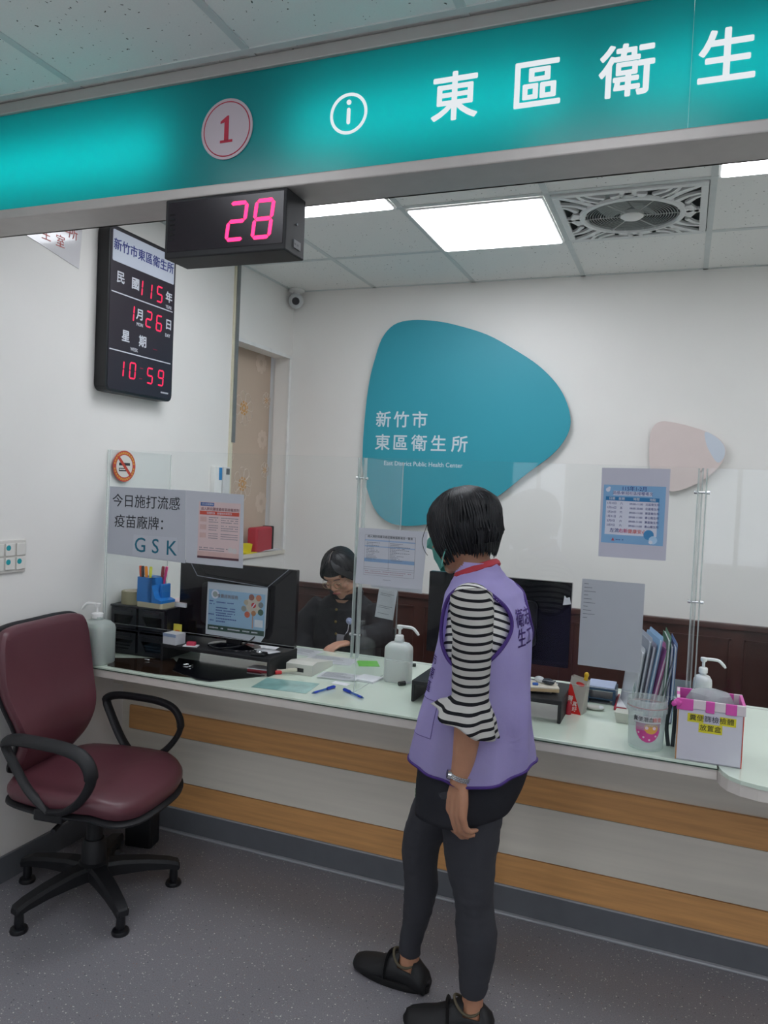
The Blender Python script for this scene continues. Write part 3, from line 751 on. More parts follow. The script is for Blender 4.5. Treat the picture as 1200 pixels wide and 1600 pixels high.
for k in range(12):
    z = 1.333-k*.0055
    if 1.26 < z: it += dashes(-1.07, z, random.Random(k).uniform(.02, .06), .0022, 8, INKG, 5, k) + dashes(-.978, z, random.Random(k+50).uniform(.02, .08), .0022, 10, INKG, 5, k+20)
it += dashes(-1.072, 1.2285, .18, .003, 26, mat('red_grey_print', '#a08a92', .7), 5, 3) + dashes(-1.072, 1.221, .15, .003, 26, MATS['red_grey_print'], 5, 4) + dashes(-1.0, 1.2, .03, .002, 6, INKG, 5, 4)
sheet('notice', 'white sheet with blue banded table taped over the middle post of acrylic screen', 'notice', [(-1.110, 1.178), (-.850, 1.176), (-.838, 1.385), (-1.103, 1.384)], PF @ Matrix.Translation((0, 0, .024)), MATS['white_film_paper'], it)
# backing paper seen just under it, behind the glass
sheet('paper_sheet', 'blank white paper sheet hanging behind the blue banded table', 'paper', [(-1.06, 1.165), (-.86, 1.158), (-.86, 1.22), (-1.06, 1.22)], frame((0, PY+.008, 0), (1, 0, 0), (0, 0, 1)), PAPER)
# 4 schedule
LB = mat('light_blue_poster', '#7ba8cf', .6, var=.02); DB = mat('deep_blue_print', '#2373a8', .6); PB = mat('poster_pale', '#d0d3e0', .6, var=.01)
it = [('r', -.246, 1.388, -.054, 1.578, 1, LB), ('r', -.236, 1.416, -.075, 1.528, 2, PB), ('t', '115年1-2月', -.150, 1.567, .0165, .012, 'CENTER', 3, NAVY), ('r', -.215, 1.545, -.095, 1.559, 2, PB),
      ('t', '流感/新冠社區接種場次', -.155, 1.552, .0122, .01, 'CENTER', 3, NAVY), ('r', -.238, 1.527, -.072, 1.540, 3, DB)]
for s, x in (('日期', -.218), ('星期', -.188), ('時間', -.142), ('地點', -.092)): it.append(('t', s, x, 1.5335, .0098, .01, 'CENTER', 4, WP))
for k, (a, b_, c_, d_) in enumerate((('1月10日', '六', '09:00-11:00', '北區衛生所'), ('1月16日', '五', '18:00-20:00', '北區衛生所'), ('1月24日', '六', '09:00-11:00', '東區衛生所'), ('1月31日', '六', '09:00-11:00', '香山衛生所'), ('2月7日', '六', '09:00-11:00', '東區衛生所'), ('2月7日', '六', '09:00-11:00', '香山衛生所'))):
    z = 1.518-k*.0143
    for s, x in ((a, -.218), (b_, -.188), (c_, -.142), (d_, -.092)): it.append(('t', s, x, z, .0088, .012, 'CENTER', 4, NAVY))
it += [('t', '左流', -.206, 1.429, .0145, .02, 'CENTER', 4, NAVY), ('t', '右新', -.178, 1.429, .0145, .02, 'CENTER', 4, mat('magenta_print', '#b0306a', .7)), ('t', '健康安心', -.135, 1.4285, .0145, .02, 'CENTER', 4, mat('salmon_print', '#c8605c', .7)),
       ('c', -.099, 1.421, .016, 6, mat('blue_blob_print', '#3f86b8', .7)), ('c', -.085, 1.405, .013, 7, mat('sky_blob_print', '#a8c9e2', .7)), ('c', -.092, 1.398, .006, 8, PB), ('c', -.232, 1.562, .007, 3, PB), ('c', -.228, 1.568, .004, 4, PB),
       ('p', [(-.214, 1.396), (-.204, 1.396), (-.209, 1.407)], 3, mat('logo_red_print', '#a8465a', .7))] + dashes(-.200, 1.40, .03, .003, 6, NAVY, 3, 1)
sheet('notice', 'blue vaccination schedule poster on the acrylic screen right of the woman', 'poster', [(-.252, 1.341), (-.043, 1.342), (-.044, 1.636), (-.255, 1.633)], PF, mat('film_lilac', '#bcbcc9', .3, var=.01), it)
# 5 blank form with slight curl
def curled(name, label, cat, w_, h, M, m_, bend=.02, corner=0, marks=None):
    q = BM(); nx, ny = 14, 18; V = []
    for j in range(ny+1):
        row = []
        for i in range(nx+1):
            u, v = i/nx, j/ny
            z = bend*math.sin(u*PI)*.25 + bend*(u**3)*(1-v) + corner*max(0, u-.75)*max(0, .3-v)*12
            row.append(q.verts.new(M @ Vector((u*w_, v*h, z))))
        V.append(row)
    for j in range(ny):
        for i in range(nx): q.faces.new((V[j][i], V[j][i+1], V[j+1][i+1], V[j+1][i]))
    bmesh.ops.solidify(q, geom=q.faces[:], thickness=.0006)
    parts = [(q, m_)]
    if marks: parts.append((marks, INKG))
    o = obj(name, parts, None, smooth=True); c = M @ Vector((w_/2, h/2, 0)); o.data.transform(Matrix.Translation(-c)); o.location = c
    return tag(o, label, cat)
mk = BM(); M5 = PF @ Matrix.Translation((-.299, .975, .003))
for k in range(10): box(mk, (.008, .272-k*.0125, .002), (.022+.012*((k*7) % 3), .2735-k*.0125, .0028), M=M5)
curled('paper_form', 'large blank white paper hung on the acrylic screen above the red tray', 'paper', .198, .288, M5, mat('grey_white_paper', '#c9ccd2', .7, var=.01), .014, 0, mk)
# small slip behind glass
M6 = Matrix.Translation((-1.19, 2.99, .985)) @ Matrix.Rotation(.12, 4, 'Y') @ frame((0, 0, 0), (1, .1, 0), (0, 0, 1))
mk = BM()
for k, (a, l_) in enumerate(((.105, .06), (.098, .045), (.052, .06), (.045, .05), (.02, .05))): box(mk, (.01, a, .002), (.01+l_, a+.0015, .003), M=M6)
curled('paper_slip', 'small white paper slip hung behind the middle acrylic wing', 'paper', .08, .13, M6, PAPER, -.004, 0, mk)
# no smoking sticker
ns_ = []
NSF = frame((XL+.012, 0, 0), (0, 1, 0), (0, 0, 1))
q = BM(); prism(q, circ(2.70, 1.575, .072, 40, .068), .0005, NSF); ns_.append((q, mat('nosmoke_red', '#c2402e', .5)))
q = BM(); prism(q, circ(2.70, 1.575, .052, 40, .049), .0004, NSF @ Matrix.Translation((0, 0, .0006))); ns_.append((q, mat('sticker_white', '#dcd8d2', .5, var=.01)))
q = BM(); M = NSF @ Matrix.Translation((0, 0, .0011)); box(q, (2.665, 1.578, 0), (2.735, 1.590, .0003), M=M); box(q, (2.665, 1.553, 0), (2.72, 1.558, .0003), M=M); box(q, (2.665, 1.563, 0), (2.72, 1.567, .0003), M=M); box(q, (2.665, 1.553, 0), (2.668, 1.567, .0003), M=M); ns_.append((q, INK))
q = BM(); prism(q, [(2.652, 1.612), (2.662, 1.622), (2.748, 1.538), (2.738, 1.528)], .0003, NSF @ Matrix.Translation((0, 0, .0015))); ns_.append((q, MATS['nosmoke_red']))
q = BM()
for k in range(30):
    a = 2*PI*k/30
    if abs(math.sin(a)) < .12: continue
    M = NSF @ Matrix.Translation((2.70+.062*math.cos(a), 1.575+.058*math.sin(a), .0006)) @ Matrix.Rotation(a+PI/2, 4, 'Z'); box(q, (-.004, -.004, 0), (.004, .004, .0003), M=M)
ns_.append((q, mat('yellow_print', '#d8a83a', .6)))
o = obj('no_smoking_sticker', ns_, None); tag(o, 'round red no smoking sticker on the left acrylic wing', 'sticker')

# thermometer pouch + box on the wall by the track
th_ = thing('wall_thermometer_holder', 'white boxed forehead thermometer holder on the wall beside the opening', 'thermometer', (XL, 3.44, 1.47))
q = BM(); box(q, (XL, 3.37, 1.46), (XL+.03, 3.435, 1.60), .003); obj('carton', q, WHITE, th_)
q = BM(); box(q, (XL+.03, 3.405, 1.53), (XL+.032, 3.432, 1.595), .0008); obj('blue_label', q, mat('cyan_blue', '#2b86c4', .5), th_)
q = BM(); box(q, (XL, 3.455, 1.44), (XL+.025, 3.52, 1.60), .004); obj('thermometer_body', q, mat('offwhite_device', '#d6d7d6', .4), th_)
q = BM(); box(q, (XL+.025, 3.48, 1.56), (XL+.026, 3.512, 1.592)); obj('screen', q, mat('lcd_grey', '#4e555a', .3), th_)
q = BM(); tube(q, smooth_pts([(XL+.02, 3.49+.018*math.sin(k*1.3), 1.545-k*.012) for k in range(9)], 4), .003, 6); obj('coiled_cord', q, WHITE, th_, smooth=True)

# window sill things
SX = XL-.05
q = BM(); M = Matrix.Translation((XL-.035, 3.97, 1.114)) @ Matrix.Rotation(.1, 4, 'Z'); box(q, (-.035, -.12, 0), (.03, .10, .145), .012, M=M); e = BM(); box(e, (-.037, .085, .003), (.033, .115, .148), .008, M=M)
o = obj('pouch', [(q, mat('red_pouch', '#b5283a', .55)), (e, BLACKM)], None, world=Matrix.Translation((XL-.035, 3.97, 1.114))); tag(o, 'red pouch with black end standing on the opening sill', 'pouch')
q = BM(); M = Matrix.Translation((XL-.0, 3.90, 1.1145)) @ Matrix.Rotation(.0, 4, 'Z')
lathe(q, [(.03, 0), (.04, .055), (.038, .055), (.028, .004)], (XL-.0-.03, 3.80, 1.1145), 4, cap=True); box(q, (XL-.075, 3.74, 1.1145), (XL+.005, 3.86, 1.12))
o = obj('yellow_tray', q, mat('yellow_plastic', '#d9c91e', .4), None, world=Matrix.Translation((XL-.03, 3.80, 1.1145))); tag(o, 'yellow plastic tray on the opening sill', 'tray')
for k in range(3):
    M = Matrix.Translation((XL-.045, 4.05, 1.1147+k*.003)) @ Matrix.Rotation(.15*k-.1, 4, 'Z')
    q = BM(); box(q, (-.04, -.1, 0), (.05, .1, .0012), M=M); o = obj('paper_sheet', q, PAPER, None, world=M); tag(o, ['lowest sheet of the thin paper stack on the opening sill', 'middle sheet of the thin paper stack on the opening sill', 'topmost sheet of the thin paper stack on the opening sill'][k], 'paper', 'papers on the opening sill')

# ================================================================== ON THE COUNTER
T = .7655   # glass surface
def place(x, y, z=T, rz=0): return Matrix.Translation((x, y, z)) @ Matrix.Rotation(rz, 4, 'Z')
def single(name, parts, m, M, label, cat, group=None, smooth=False):
    """parts modelled in local space, put down at M"""
    if isinstance(parts, list): o = obj(name, parts, None, None, smooth=smooth)
    else: o = obj(name, parts, m, None, smooth=smooth)
    o.matrix_world = M
    return tag(o, label, cat, group)
def tl(name, M, label, cat, group=None):
    o = bpy.data.objects.new(name, None); COL.objects.link(o); o.empty_display_size = .05; o.matrix_world = M
    return tag(o, label, cat, group)
def part(name, q, m, p, smooth=False, label=None): return obj(name, q, m, p, smooth=smooth, world=False, label=label)

# pump bottles
BOT = mat('translucent_bottle', '#dfe3e0', .35, var=.02, trans=.25, sss=.1); PUMP = mat('pump_white', '#f0f0ee', .35, var=.01)
def pump_bottle(M, label, w_, d_, h, bodymat, spout=1, neck=.02, s=1.0, sq=5, labelpart=None):
    r = tl('pump_bottle', M, label, 'bottle')
    q = BM(); lathe(q, [(.001, 0), (.93, 0), (1, .006), (1, h*.80), (.96, h*.88), (.72, h*.965), (.36, h), (.34, h+.012)], (0, 0, 0), 32, sq=sq)
    for v in q.verts: v.co.x *= w_; v.co.y *= d_
    part('body', q, bodymat, r, True)
    q = BM(); 
    q2 = BM(); lathe(q2, [(.002, .0), (.95, .0), (.95, h*.60), (.002, h*.60)], (0, 0, .003), 32, sq=sq)
    for v in q2.verts: v.co.x *= w_*.95; v.co.y *= d_*.95
    q.free(); part('liquid', q2, mat('gel_liquid', '#d4dad7', .2, var=.01, trans=.3), r, True)
    q = BM(); z = h+.006; lathe(q, [(neck*1.0, z), (neck, z+.018*s), (neck*.85, z+.021*s), (neck*.3, z+.023*s)], (0, 0, 0), 24); part('collar', q, PUMP, r, True, None)
    q = BM(); z2 = z+.02*s
    cyl(q, (0, 0, z2), (0, 0, z2+.028*s), .0055*s, seg=12); lathe(q, [(.009*s, z2+.024*s), (.012*s, z2+.028*s), (.012*s, z2+.04*s), (.002, z2+.042*s)], (0, 0, 0), 20)
    tube(q, smooth_pts([(0, 0, z2+.035*s), (spout*.03*s, 0, z2+.036*s), (spout*.055*s, 0, z2+.033*s), (spout*.072*s, 0, z2+.018*s), (spout*.080*s, 0, z2+.008*s)], 4), [.006*s]*14+[.0045*s]*3, 10)
    part('pump_head', q, PUMP, r, True)
    if labelpart: labelpart(r)
    return r
pump_bottle(place(-1.022, 2.845), 'white square sanitizer pump bottle standing in front of the middle wing', .053, .038, .158, TRB if False else BOT, 1, .017)
pump_bottle(place(-2.205, 2.475), 'large cloudy pump bottle at the left end of the counter behind the chair', .066, .055, .178, mat('cloudy_jug', '#c9d3cd', .4, var=.02, trans=.35, sss=.1), -1, .023, 1.0, 4)
def lb_(r):
    q = BM(); lathe(q, [(1.01, .05), (1.01, .11)], (0, 0, 0), 32, cap=False)
    for v in q.verts: v.co.x *= .032; v.co.y *= .032
    part('paper_label', q, mat('bluish_label', '#b9c0d2', .6, var=.05), r, True)
pump_bottle(place(.098, 2.94), 'smaller labelled pump bottle behind the pink-taped box', .032, .032, .155, mat('white_bottle', '#d9dada', .4), 1, .015, .9, 2.2, lb_)

# drawer organizer
DRW = mat('dark_smoke_plastic', '#1c1e24', .3, var=.1)
M = place(-2.285, 2.64, T, .04)
r = tl('drawer_organizer', M, 'black four-drawer desk organizer at the left end of the counter', 'organizer')
q = BM(); W, D, Hh = .285, .27, .212
box(q, (0, .01, 0), (.006, D, Hh)); box(q, (W-.006, .01, 0), (W, D, Hh)); box(q, (0, .01, 0), (W, D, .006)); box(q, (0, 0, Hh-.008), (W, D, Hh), .002); box(q, (0, .01, Hh/2-.003), (W, D, Hh/2+.003)); box(q, (W/2-.004, .01, 0), (W/2+.004, D, Hh)); box(q, (0, D-.006, 0), (W, D, Hh))
part('body', q, DRW, r)
for i in range(2):
    for j in range(2):
        x0, x1 = i*W/2+.008, (i+1)*W/2-.008; z0, z1 = j*Hh/2+.008, (j+1)*Hh/2-.010
        q = BM()
        # frame with trapezoid window
        xs = (x0+.012, x1-.03) if i == 0 else (x0+.03, x1-.012)
        O_ = [(x0, z0), (x1, z0), (x1, z1), (x0, z1)]; a = .022
        I_ = [(x0+.014, z0+.014), (x1-.036, z0+.014), (x1-.012, z1-.03), (x0+.014, z1-.03)] if i == 0 else [(x0+.036, z0+.014), (x1-.014, z0+.014), (x1-.014, z1-.03), (x0+.012, z1-.03)]
        va = [[q.verts.new((p[0], y, p[1])) for p in O_] for y in (0, .006)]; vb = [[q.verts.new((p[0], y, p[1])) for p in I_] for y in (0, .006)]
        for k in range(4):
            k2 = (k+1) % 4
            q.faces.new((va[0][k], va[0][k2], vb[0][k2], vb[0][k])); q.faces.new((va[1][k], vb[1][k], vb[1][k2], va[1][k2]))
            q.faces.new((va[0][k], va[1][k], va[1][k2], va[0][k2])); q.faces.new((vb[0][k], vb[0][k2], vb[1][k2], vb[1][k]))
        box(q, (x0, .006, z0), (x0+.002, D-.02, z1-.02)); box(q, (x1-.002, .006, z0), (x1, D-.02, z1-.02)); box(q, (x0, .006, z0), (x1, D-.02, z0+.002))
        box(q, (x0+.02, -.008, z1-.016), (x1-.02, 0, z1-.010), .001)
        dr = part('drawer', q, DRW, r)
        q = BM(); box(q, (x0+.003, .0065, z0+.003), (x1-.003, .0075, z1-.012)); obj('window', q, clear('smoke_window', '#b9bdc2', .05, 1.45), dr, world=False)
        rr = random.Random(i*2+j); q = BM()
        for k in range(3 if j == 0 else 2): 
            zb = z0+.006+k*.012; box(q, (x0+.012, .009+.006*k, zb), (x1-.012, D-.05, zb+.008))
        if j == 0: obj('stored_papers', q, mat('paper_%d%d' % (i, j), ['#c5c2bb', '#9fb3bb'][i], .7, var=.15), dr, world=False)
        else: q.free() if rr.random() < 0 else obj('stored_papers', q, mat('dark_store', '#4d4c50', .7), dr, world=False)
DT = T+Hh
# tape roll
r_ = BM(); lathe(r_, [(.038, 0), (.052, 0), (.052, .055), (.038, .055), (.038, 0)], (0, 0, 0), 36, cap=False); a = BM(); lathe(a, [(.0375, .0005), (.0395, .0005), (.0395, .0556), (.0375, .0556), (.0375, 0.0005)], (0, 0, 0), 36, cap=False)
single('tape_roll', [(r_, mat('olive_tape', '#8c8668', .5)), (a, mat('cardboard_core', '#c5bdac', .8))], None, place(-2.222, 2.715, DT), 'wide olive packing tape roll lying on the black organizer', 'tape', smooth=True)
# stack of papers behind
q = BM(); box(q, (0, 0, 0), (.12, .16, .018)); q2 = BM(); box(q2, (0, -.001, .018), (.12, .16, .0195))
single('paper_stack', [(q, PAPER), (q2, mat('pinkish_sheet', '#d9c6c6', .7))], None, place(-2.09, 2.75, DT, -.05), 'small stack of papers with red-edged top sheet on the black organizer', 'paper')
# blue desk tidy with tape and pens
BLU = mat('blue_plastic', '#2272bb', .35, var=.03); BEI = mat('beige_plastic', '#b3ab90', .45, var=.03)
M = place(-2.115, 2.70, DT, -.08)
r = tl('tape_dispenser', M, 'blue tape dispenser with pen holder and beige base on the black organizer', 'tape dispenser')
q = BM(); prism(q, rrect(-.045, -.045, .095, .045, .012), .022); part('base', q, BEI, r)
q = BM(); prism(q, rrect(-.044, -.044, .040, -.020, .004), .105, Matrix.Translation((0, 0, .022))); prism(q, rrect(-.044, .012, .040, .044, .004), .105, Matrix.Translation((0, 0, .022)))
prism(q, rrect(.012, -.044, .040, .044, .004), .105, Matrix.Translation((0, 0, .022))); prism(q, rrect(-.044, -.044, -.036, .044, .002), .05, Matrix.Translation((0, 0, .022)))
Ms = Matrix(((1, 0, 0, 0), (0, 0, -1, .044), (0, 1, 0, .022), (0, 0, 0, 1)))
prism(q, [(.04, 0), (.092, 0), (.092, .012), (.06, .02), (.046, .05), (.040, .075)], .088, Ms); box(q, (.052, -.01, .022), (.066, .044, .10), .003)
part('body', q, BLU, r)
q = BM(); 
Mr = Matrix.Translation((-.018, -.004, .082)) @ Matrix.Rotation(PI/2, 4, 'X')
lathe(q, [(.026, -.008), (.038, -.008), (.038, .008), (.026, .008), (.026, -.008)], (0, 0, 0), 32, M=Mr, cap=False); part('clear_tape_roll', q, mat('tape_white', '#c3c6cf', .3), r, True)
for k, (x, y, lean, c, cl) in enumerate(((-.030, -.030, -.10, '#e0592f', 'orange pen'), (-.018, -.034, -.06, '#1e1b22', 'black marker'), (.004, -.032, -.12, '#e88a1e', 'orange marker'), (.014, -.030, .05, '#d5d84a', 'yellow-green highlighter'), (.030, .02, .12, '#8d2b36', 'dark red pen'), (.034, .03, .2, '#e23a80', 'pink highlighter'))):
    Mp = M @ Matrix.Translation((x, y, .078)) @ Matrix.Rotation(lean, 4, 'Y')
    q = BM(); lathe(q, [(.001, 0), (.0055, 0), (.0055, .055), (.0065, .056), (.0065, .092), (.005, .096), (.001, .096)], (0, 0, 0), 12)
    single('pen', q, mat('pen_'+c, c, .4, var=.02), Mp, cl+' standing in the blue tape dispenser', 'pen', smooth=True)
# monitor riser 1
def riser(M, w_, d_, h, label):
    r = tl('monitor_riser', M, label, 'monitor stand')
    q = BM(); box(q, (0, 0, h-.016), (w_, d_, h), .003); part('shelf', q, BLACKM, r)
    for x in (0, w_-.012):
        q = BM(); box(q, (x, 0, 0), (x+.012, d_, h-.014), .003); part('leg', q, BLACKM, r)
    return r
riser(place(-2.01+.0, 2.634), .523, .235, .072, 'left black monitor riser under the poster-covered monitor')
riser(place(-.880, 2.60), .535, .26, .078, 'right black monitor riser in front of the woman')
def monitor(M, w_, h, z0, label, stand=True):
    r = tl('monitor', M, label, 'monitor')
    q = BM(); prism(q, rrect(-w_/2, z0, w_/2, z0+h, .004, 2), .022, frame((0, .022, 0), (1, 0, 0), (0, 0, 1)) @ Matrix.Translation((0, 0, 0))); part('back_shell', q, GLOSSBLK, r)
    q = BM(); prism(q, rrect(-w_*.28, z0+h*.2, w_*.28, z0+h*.75, .02, 3), .02, frame((0, .001, 0), (1, 0, 0), (0, 0, 1))); part('rear_bulge', q, BLACK, r)
    q = BM(); box(q, (-w_/2+.008, .0215, z0+.012), (w_/2-.008, .0228, z0+h-.008)); part('screen', q, mat('screen_glow', '#101216', .1), r)
    q = BM(); box(q, (-.035, -.012, .012), (.035, .010, z0+h*.35), .004); part('stand_neck', q, BLACK, r)
    q = BM(); lathe(q, [(.001, .014), (.06, .013), (.118, .004), (.12, 0), (.001, 0)], (0, .0, 0), 40)
    for v in q.verts: v.co.y *= .72
    part('stand_base', q, GLOSSBLK, r, True)
    return r
mz = T+.0725
monitor(place(-1.725, 2.752, mz), .565, .322, .022, 'left glossy black monitor seen from behind with a blue poster taped on')
# privacy hood: dark clear folder lines over the monitor
monitor(place(-.615, 2.755, T+.0785), .53, .305, .078, 'right black monitor seen from behind behind the woman with torn tape on its corner')
q = BM(); prism(q, [(0, 0), (.028, .006), (.022, .03), (.012, .026), (.004, .034)], .001, frame((-.375, 2.727, 1.150), (1, 0, 0), (0, 0, 1)))
o = obj('tape_scrap', q, PAPER, None, world=Matrix.Translation((-.36, 2.727, 1.165))); tag(o, 'torn white tape scrap on the upper right corner of the right monitor', 'tape')
# clear sheet edges over the left monitor
q = BM()
for a, b_ in (((-1.94, 1.185), (-1.90, 1.125)), ((-1.462, 1.188), (-1.56, 1.105)), ((-1.90, 1.125), (-1.56, 1.105))): tube(q, [(a[0], 2.722, a[1]), (b_[0], 2.722, b_[1])], .0012, 5)
o = obj('film_crease', q, mat('pale_film', '#8b8f98', .3), None, world=Matrix.Translation((-1.7, 2.722, 1.14))); tag(o, 'clear film strips taped across the left monitor above its poster', 'film')
# poster on the monitor
MF = frame((0, 2.7205, 0), (1, 0, 0), (0, 0, 1))
P2 = mat('poster_paper_blue', '#a6bccd', .5, var=.02)
it = [('r', -1.838, .925, -1.566, 1.075, 1, mat('poster_mid_blue', '#8fb0ca', .5, var=.03)), ('r', -1.838, .903, -1.566, .925, 2, mat('poster_green', '#2e4a40', .5)), ('c', -1.806, 1.055, .019, 2, PB), ('c', -1.806, 1.055, .012, 3, mat('leaf_grey', '#9aa39e', .6)),
      ('t', '食農諮詢服務', -1.745, 1.049, .017, .01, 'CENTER', 3, mat('brown_print', '#6d5a58', .7))]
it += dashes(-1.832, 1.026, .026, .005, 4, NAVY, 3, 1) + dashes(-1.798, 1.023, .085, .005, 13, NAVY, 3, 2) + dashes(-1.832, 1.014, .026, .005, 4, NAVY, 3, 3)
for k in range(3): it += dashes(-1.80, 1.000-k*.011, .095, .005, 15, NAVY, 3, 10+k)
it += dashes(-1.835, .970, .028, .005, 4, NAVY, 3, 20) + dashes(-1.798, .968, .075, .005, 9, NAVY, 3, 21) + dashes(-1.798, .955, .1, .005, 12, NAVY, 3, 22) + dashes(-1.828, .945, .02, .005, 3, NAVY, 3, 23) + dashes(-1.798, .943, .045, .005, 6, NAVY, 3, 24)
it += dashes(-1.83, .914, .07, .006, 11, WP, 3, 30) + dashes(-1.745, .914, .065, .006, 11, WP, 3, 31) + dashes(-1.668, .914, .035, .006, 5, WP, 3, 32) + dashes(-1.625, .914, .03, .006, 6, WP, 3, 33)
it += [('r', -1.624, .93, -1.619, .985, 2, mat('trunk_print', '#b08a7c', .7)), ('c', -1.62, 1.025, .036, 2, mat('canopy_print', '#bdb3a4', .6))]
for k, (a, b_, c_, rr) in enumerate(((-1.630, 1.058, '#8c5a52', .013), (-1.596, 1.058, '#c0785c', .013), (-1.655, 1.035, '#ada08c', .011), (-1.585, 1.03, '#747b80', .012), (-1.665, 1.008, '#8d8d84', .012), (-1.585, 1.0, '#3d5a4c', .013), (-1.648, .985, '#c06148', .013), (-1.618, .993, '#a8744e', .011), (-1.619, 1.026, '#b5343e', .011))):
    it.append(('c', a, b_, rr, 3+k % 2, mat('icon_'+c_, c_, .6)))
it += [('p', [(-1.627, 1.018), (-1.623, 1.016), (-1.611, 1.033), (-1.614, 1.036)], 5, WP), ('r', -1.612, .938, -1.573, .968, 4, mat('bubble_white', '#c9ced4', .6))]
sheet('monitor_poster', 'blue poster with round icons in a tree shape taped on the left monitor', 'poster', [(-1.848, .883), (-1.580, .878), (-1.562, .905), (-1.556, 1.103), (-1.845, 1.104)], MF, mat('poster_rim', '#bcc3ca', .5, var=.01), it)

# things on / under riser 1
q = BM(); box(q, (-.035, -.03, 0), (.035, .03, .045), .001); a = BM(); box(a, (-.0352, -.0305, .032), (.0352, -.0298, .0452)); 
single('small_box', [(q, mat('white_carton', '#c6c8cd', .6)), (a, mat('blue_stripe', '#8fa0bd', .6))], None, place(-1.965, 2.665, mz, -.1), 'small white carton on the left monitor riser', 'box')
q = BM(); box(q, (-.02, -.002, 0), (.02, .002, .075)); a = BM(); box(a, (-.01, -.003, .0), (.012, -.0021, .05))
single('packet', [(q, mat('yellow_packet', '#d8c94a', .5)), (a, mat('orange_patch', '#d9742c', .5))], None, place(-1.975, 2.70, mz, 0), 'yellow and orange packet standing behind the small white carton', 'packet')
q = BM(); box(q, (-.018, -.012, 0), (.018, .012, .018), .003); a = BM(); box(a, (-.03, -.02, 0), (.03, .015, .004))
single('stamp', [(q, mat('red_pink', '#c03450', .5)), (a, PAPER)], None, place(-1.875, 2.66, mz, .3), 'red clip on white slip beside the small white carton', 'clip')
q = BM(); box(q, (-.03, -.022, 0), (.03, .022, .012), .004); a = BM(); ell(a, (0, 0, .012), (.014, .01, .006))
single('computer_mouse', [(q, BLACK), (a, CHROME)], None, place(-1.555, 2.668, mz, .2), 'small black device with shiny button on the left riser corner', 'device')
for k, (x, y, a_) in enumerate(((-1.60, 2.80, .2), (-1.56, 2.74, -.4), (-1.70, 2.835, .1))):
    q = BM(); box(q, (-.05, -.03, 0), (.05, .03, .002)); single('paper_scrap', q, PAPER, place(x, y, mz+.0005+k*.0025, a_), ['loose white slip beside the monitor foot on the left riser', 'loose white slip nearest the right end of the left riser', 'loose white slip at the back edge of the left riser'][k], 'paper', 'loose slips on the left riser')
q = BM(); tube(q, smooth_pts([(-1.66, 2.765, mz+.25), (-1.60, 2.74, mz+.10), (-1.64, 2.70, mz+.03), (-1.73, 2.66, mz+.008), (-1.80, 2.68, mz+.006)], 6), .0035, 6)
o = obj('cable', q, BLACK, None, smooth=True, world=Matrix.Translation((-1.7, 2.7, mz))); tag(o, 'black cable hanging from the left monitor onto its riser', 'cable')
q = BM(); box(q, (-.05, -.03, 0), (.05, .03, .012), .003); a = BM(); box(a, (-.05, -.031, .012), (.05, .03, .015)); single('notebook', [(q, mat('dark_red_book', '#8d2834', .5)), (a, PAPER)], None, place(-1.56, 2.70, T, .1), 'small red-edged notebook on the counter at the left riser leg', 'notebook')
# dark glossy sheets
q = BM(); prism(q, [(-1.985, 2.69), (-1.735, 2.47), (-1.885, 2.445), (-2.125, 2.45), (-2.21, 2.56)], .0015); 
o = obj('plastic_sheet', q, mat('brown_glossy_film', '#2e2119', .12, var=.1, coat=.6), None, world=place(-1.98, 2.55, 0)); o.location.z += T; tag(o, 'flat dark brown glossy sheet on the counter before the organizer', 'sheet')
q = BM(); prism(q, [(-1.965, 2.70), (-1.60, 2.70), (-1.505, 2.635), (-1.64, 2.455), (-1.70, 2.452), (-1.86, 2.52)], .0022)
o = obj('plastic_folder', q, mat('black_glossy_film', '#090a10', .1, var=.1, coat=.6), None, world=place(-1.7, 2.58, 0)); o.location.z += T+.0018; tag(o, 'flat black glossy folder on the counter under the left monitor riser', 'folder')
for k, (x, y) in enumerate(((-2.05, 2.60), (-1.86, 2.61), (-1.83, 2.60))):
    q = BM(); ell(q, (0, 0, .004), (.014, .006, .004)); single('plastic_wrap_scrap', q, CHROME, place(x, y, T+.002+.002*(k > 0), k*.8), ['shiny crumpled wrap bit on the brown film before the organizer', 'left of two shiny wrap bits on the black folder', 'right of two shiny wrap bits on the black folder'][k], 'wrap', 'wrap bits on the dark sheets', smooth=True)
# card reader / phone
M = place(-1.405, 2.83, T, .03)
r = tl('card_reader', M, 'light grey desk device with white strap beside the left riser', 'device')
q = BM(); Ms = Matrix(((0, 0, 1, -.058), (1, 0, 0, 0), (0, 1, 0, 0), (0, 0, 0, 1)))
prism(q, [(-.105, 0), (.1, 0), (.1, .022), (-.06, .048), (-.105, .043)], .116, Ms); part('body', q, mat('light_grey_plastic', '#c4c4bc', .45, var=.02), r)
q = BM(); box(q, (-.015, -.1065, .012), (.02, -.104, .028)); part('slot', q, BLACK, r)
q = BM(); tube(q, smooth_pts([(-.005, -.112, .022), (-.03, -.125, .020), (-.07, -.13, .012), (-.105, -.128, .012)], 4), .007, 8, flat=.35); part('strap', q, mat('cream_strap', '#cfcbb9', .6), r, True)
q = BM(); cyl(q, (-.012, 0, .008), (.014, 0, .008), .008, seg=14); single('lipstick_cap', q, mat('red_cap', '#c22a30', .4), place(-1.478, 2.69, T, .8), 'small red cap lying before the grey desk device', 'cap', smooth=True)
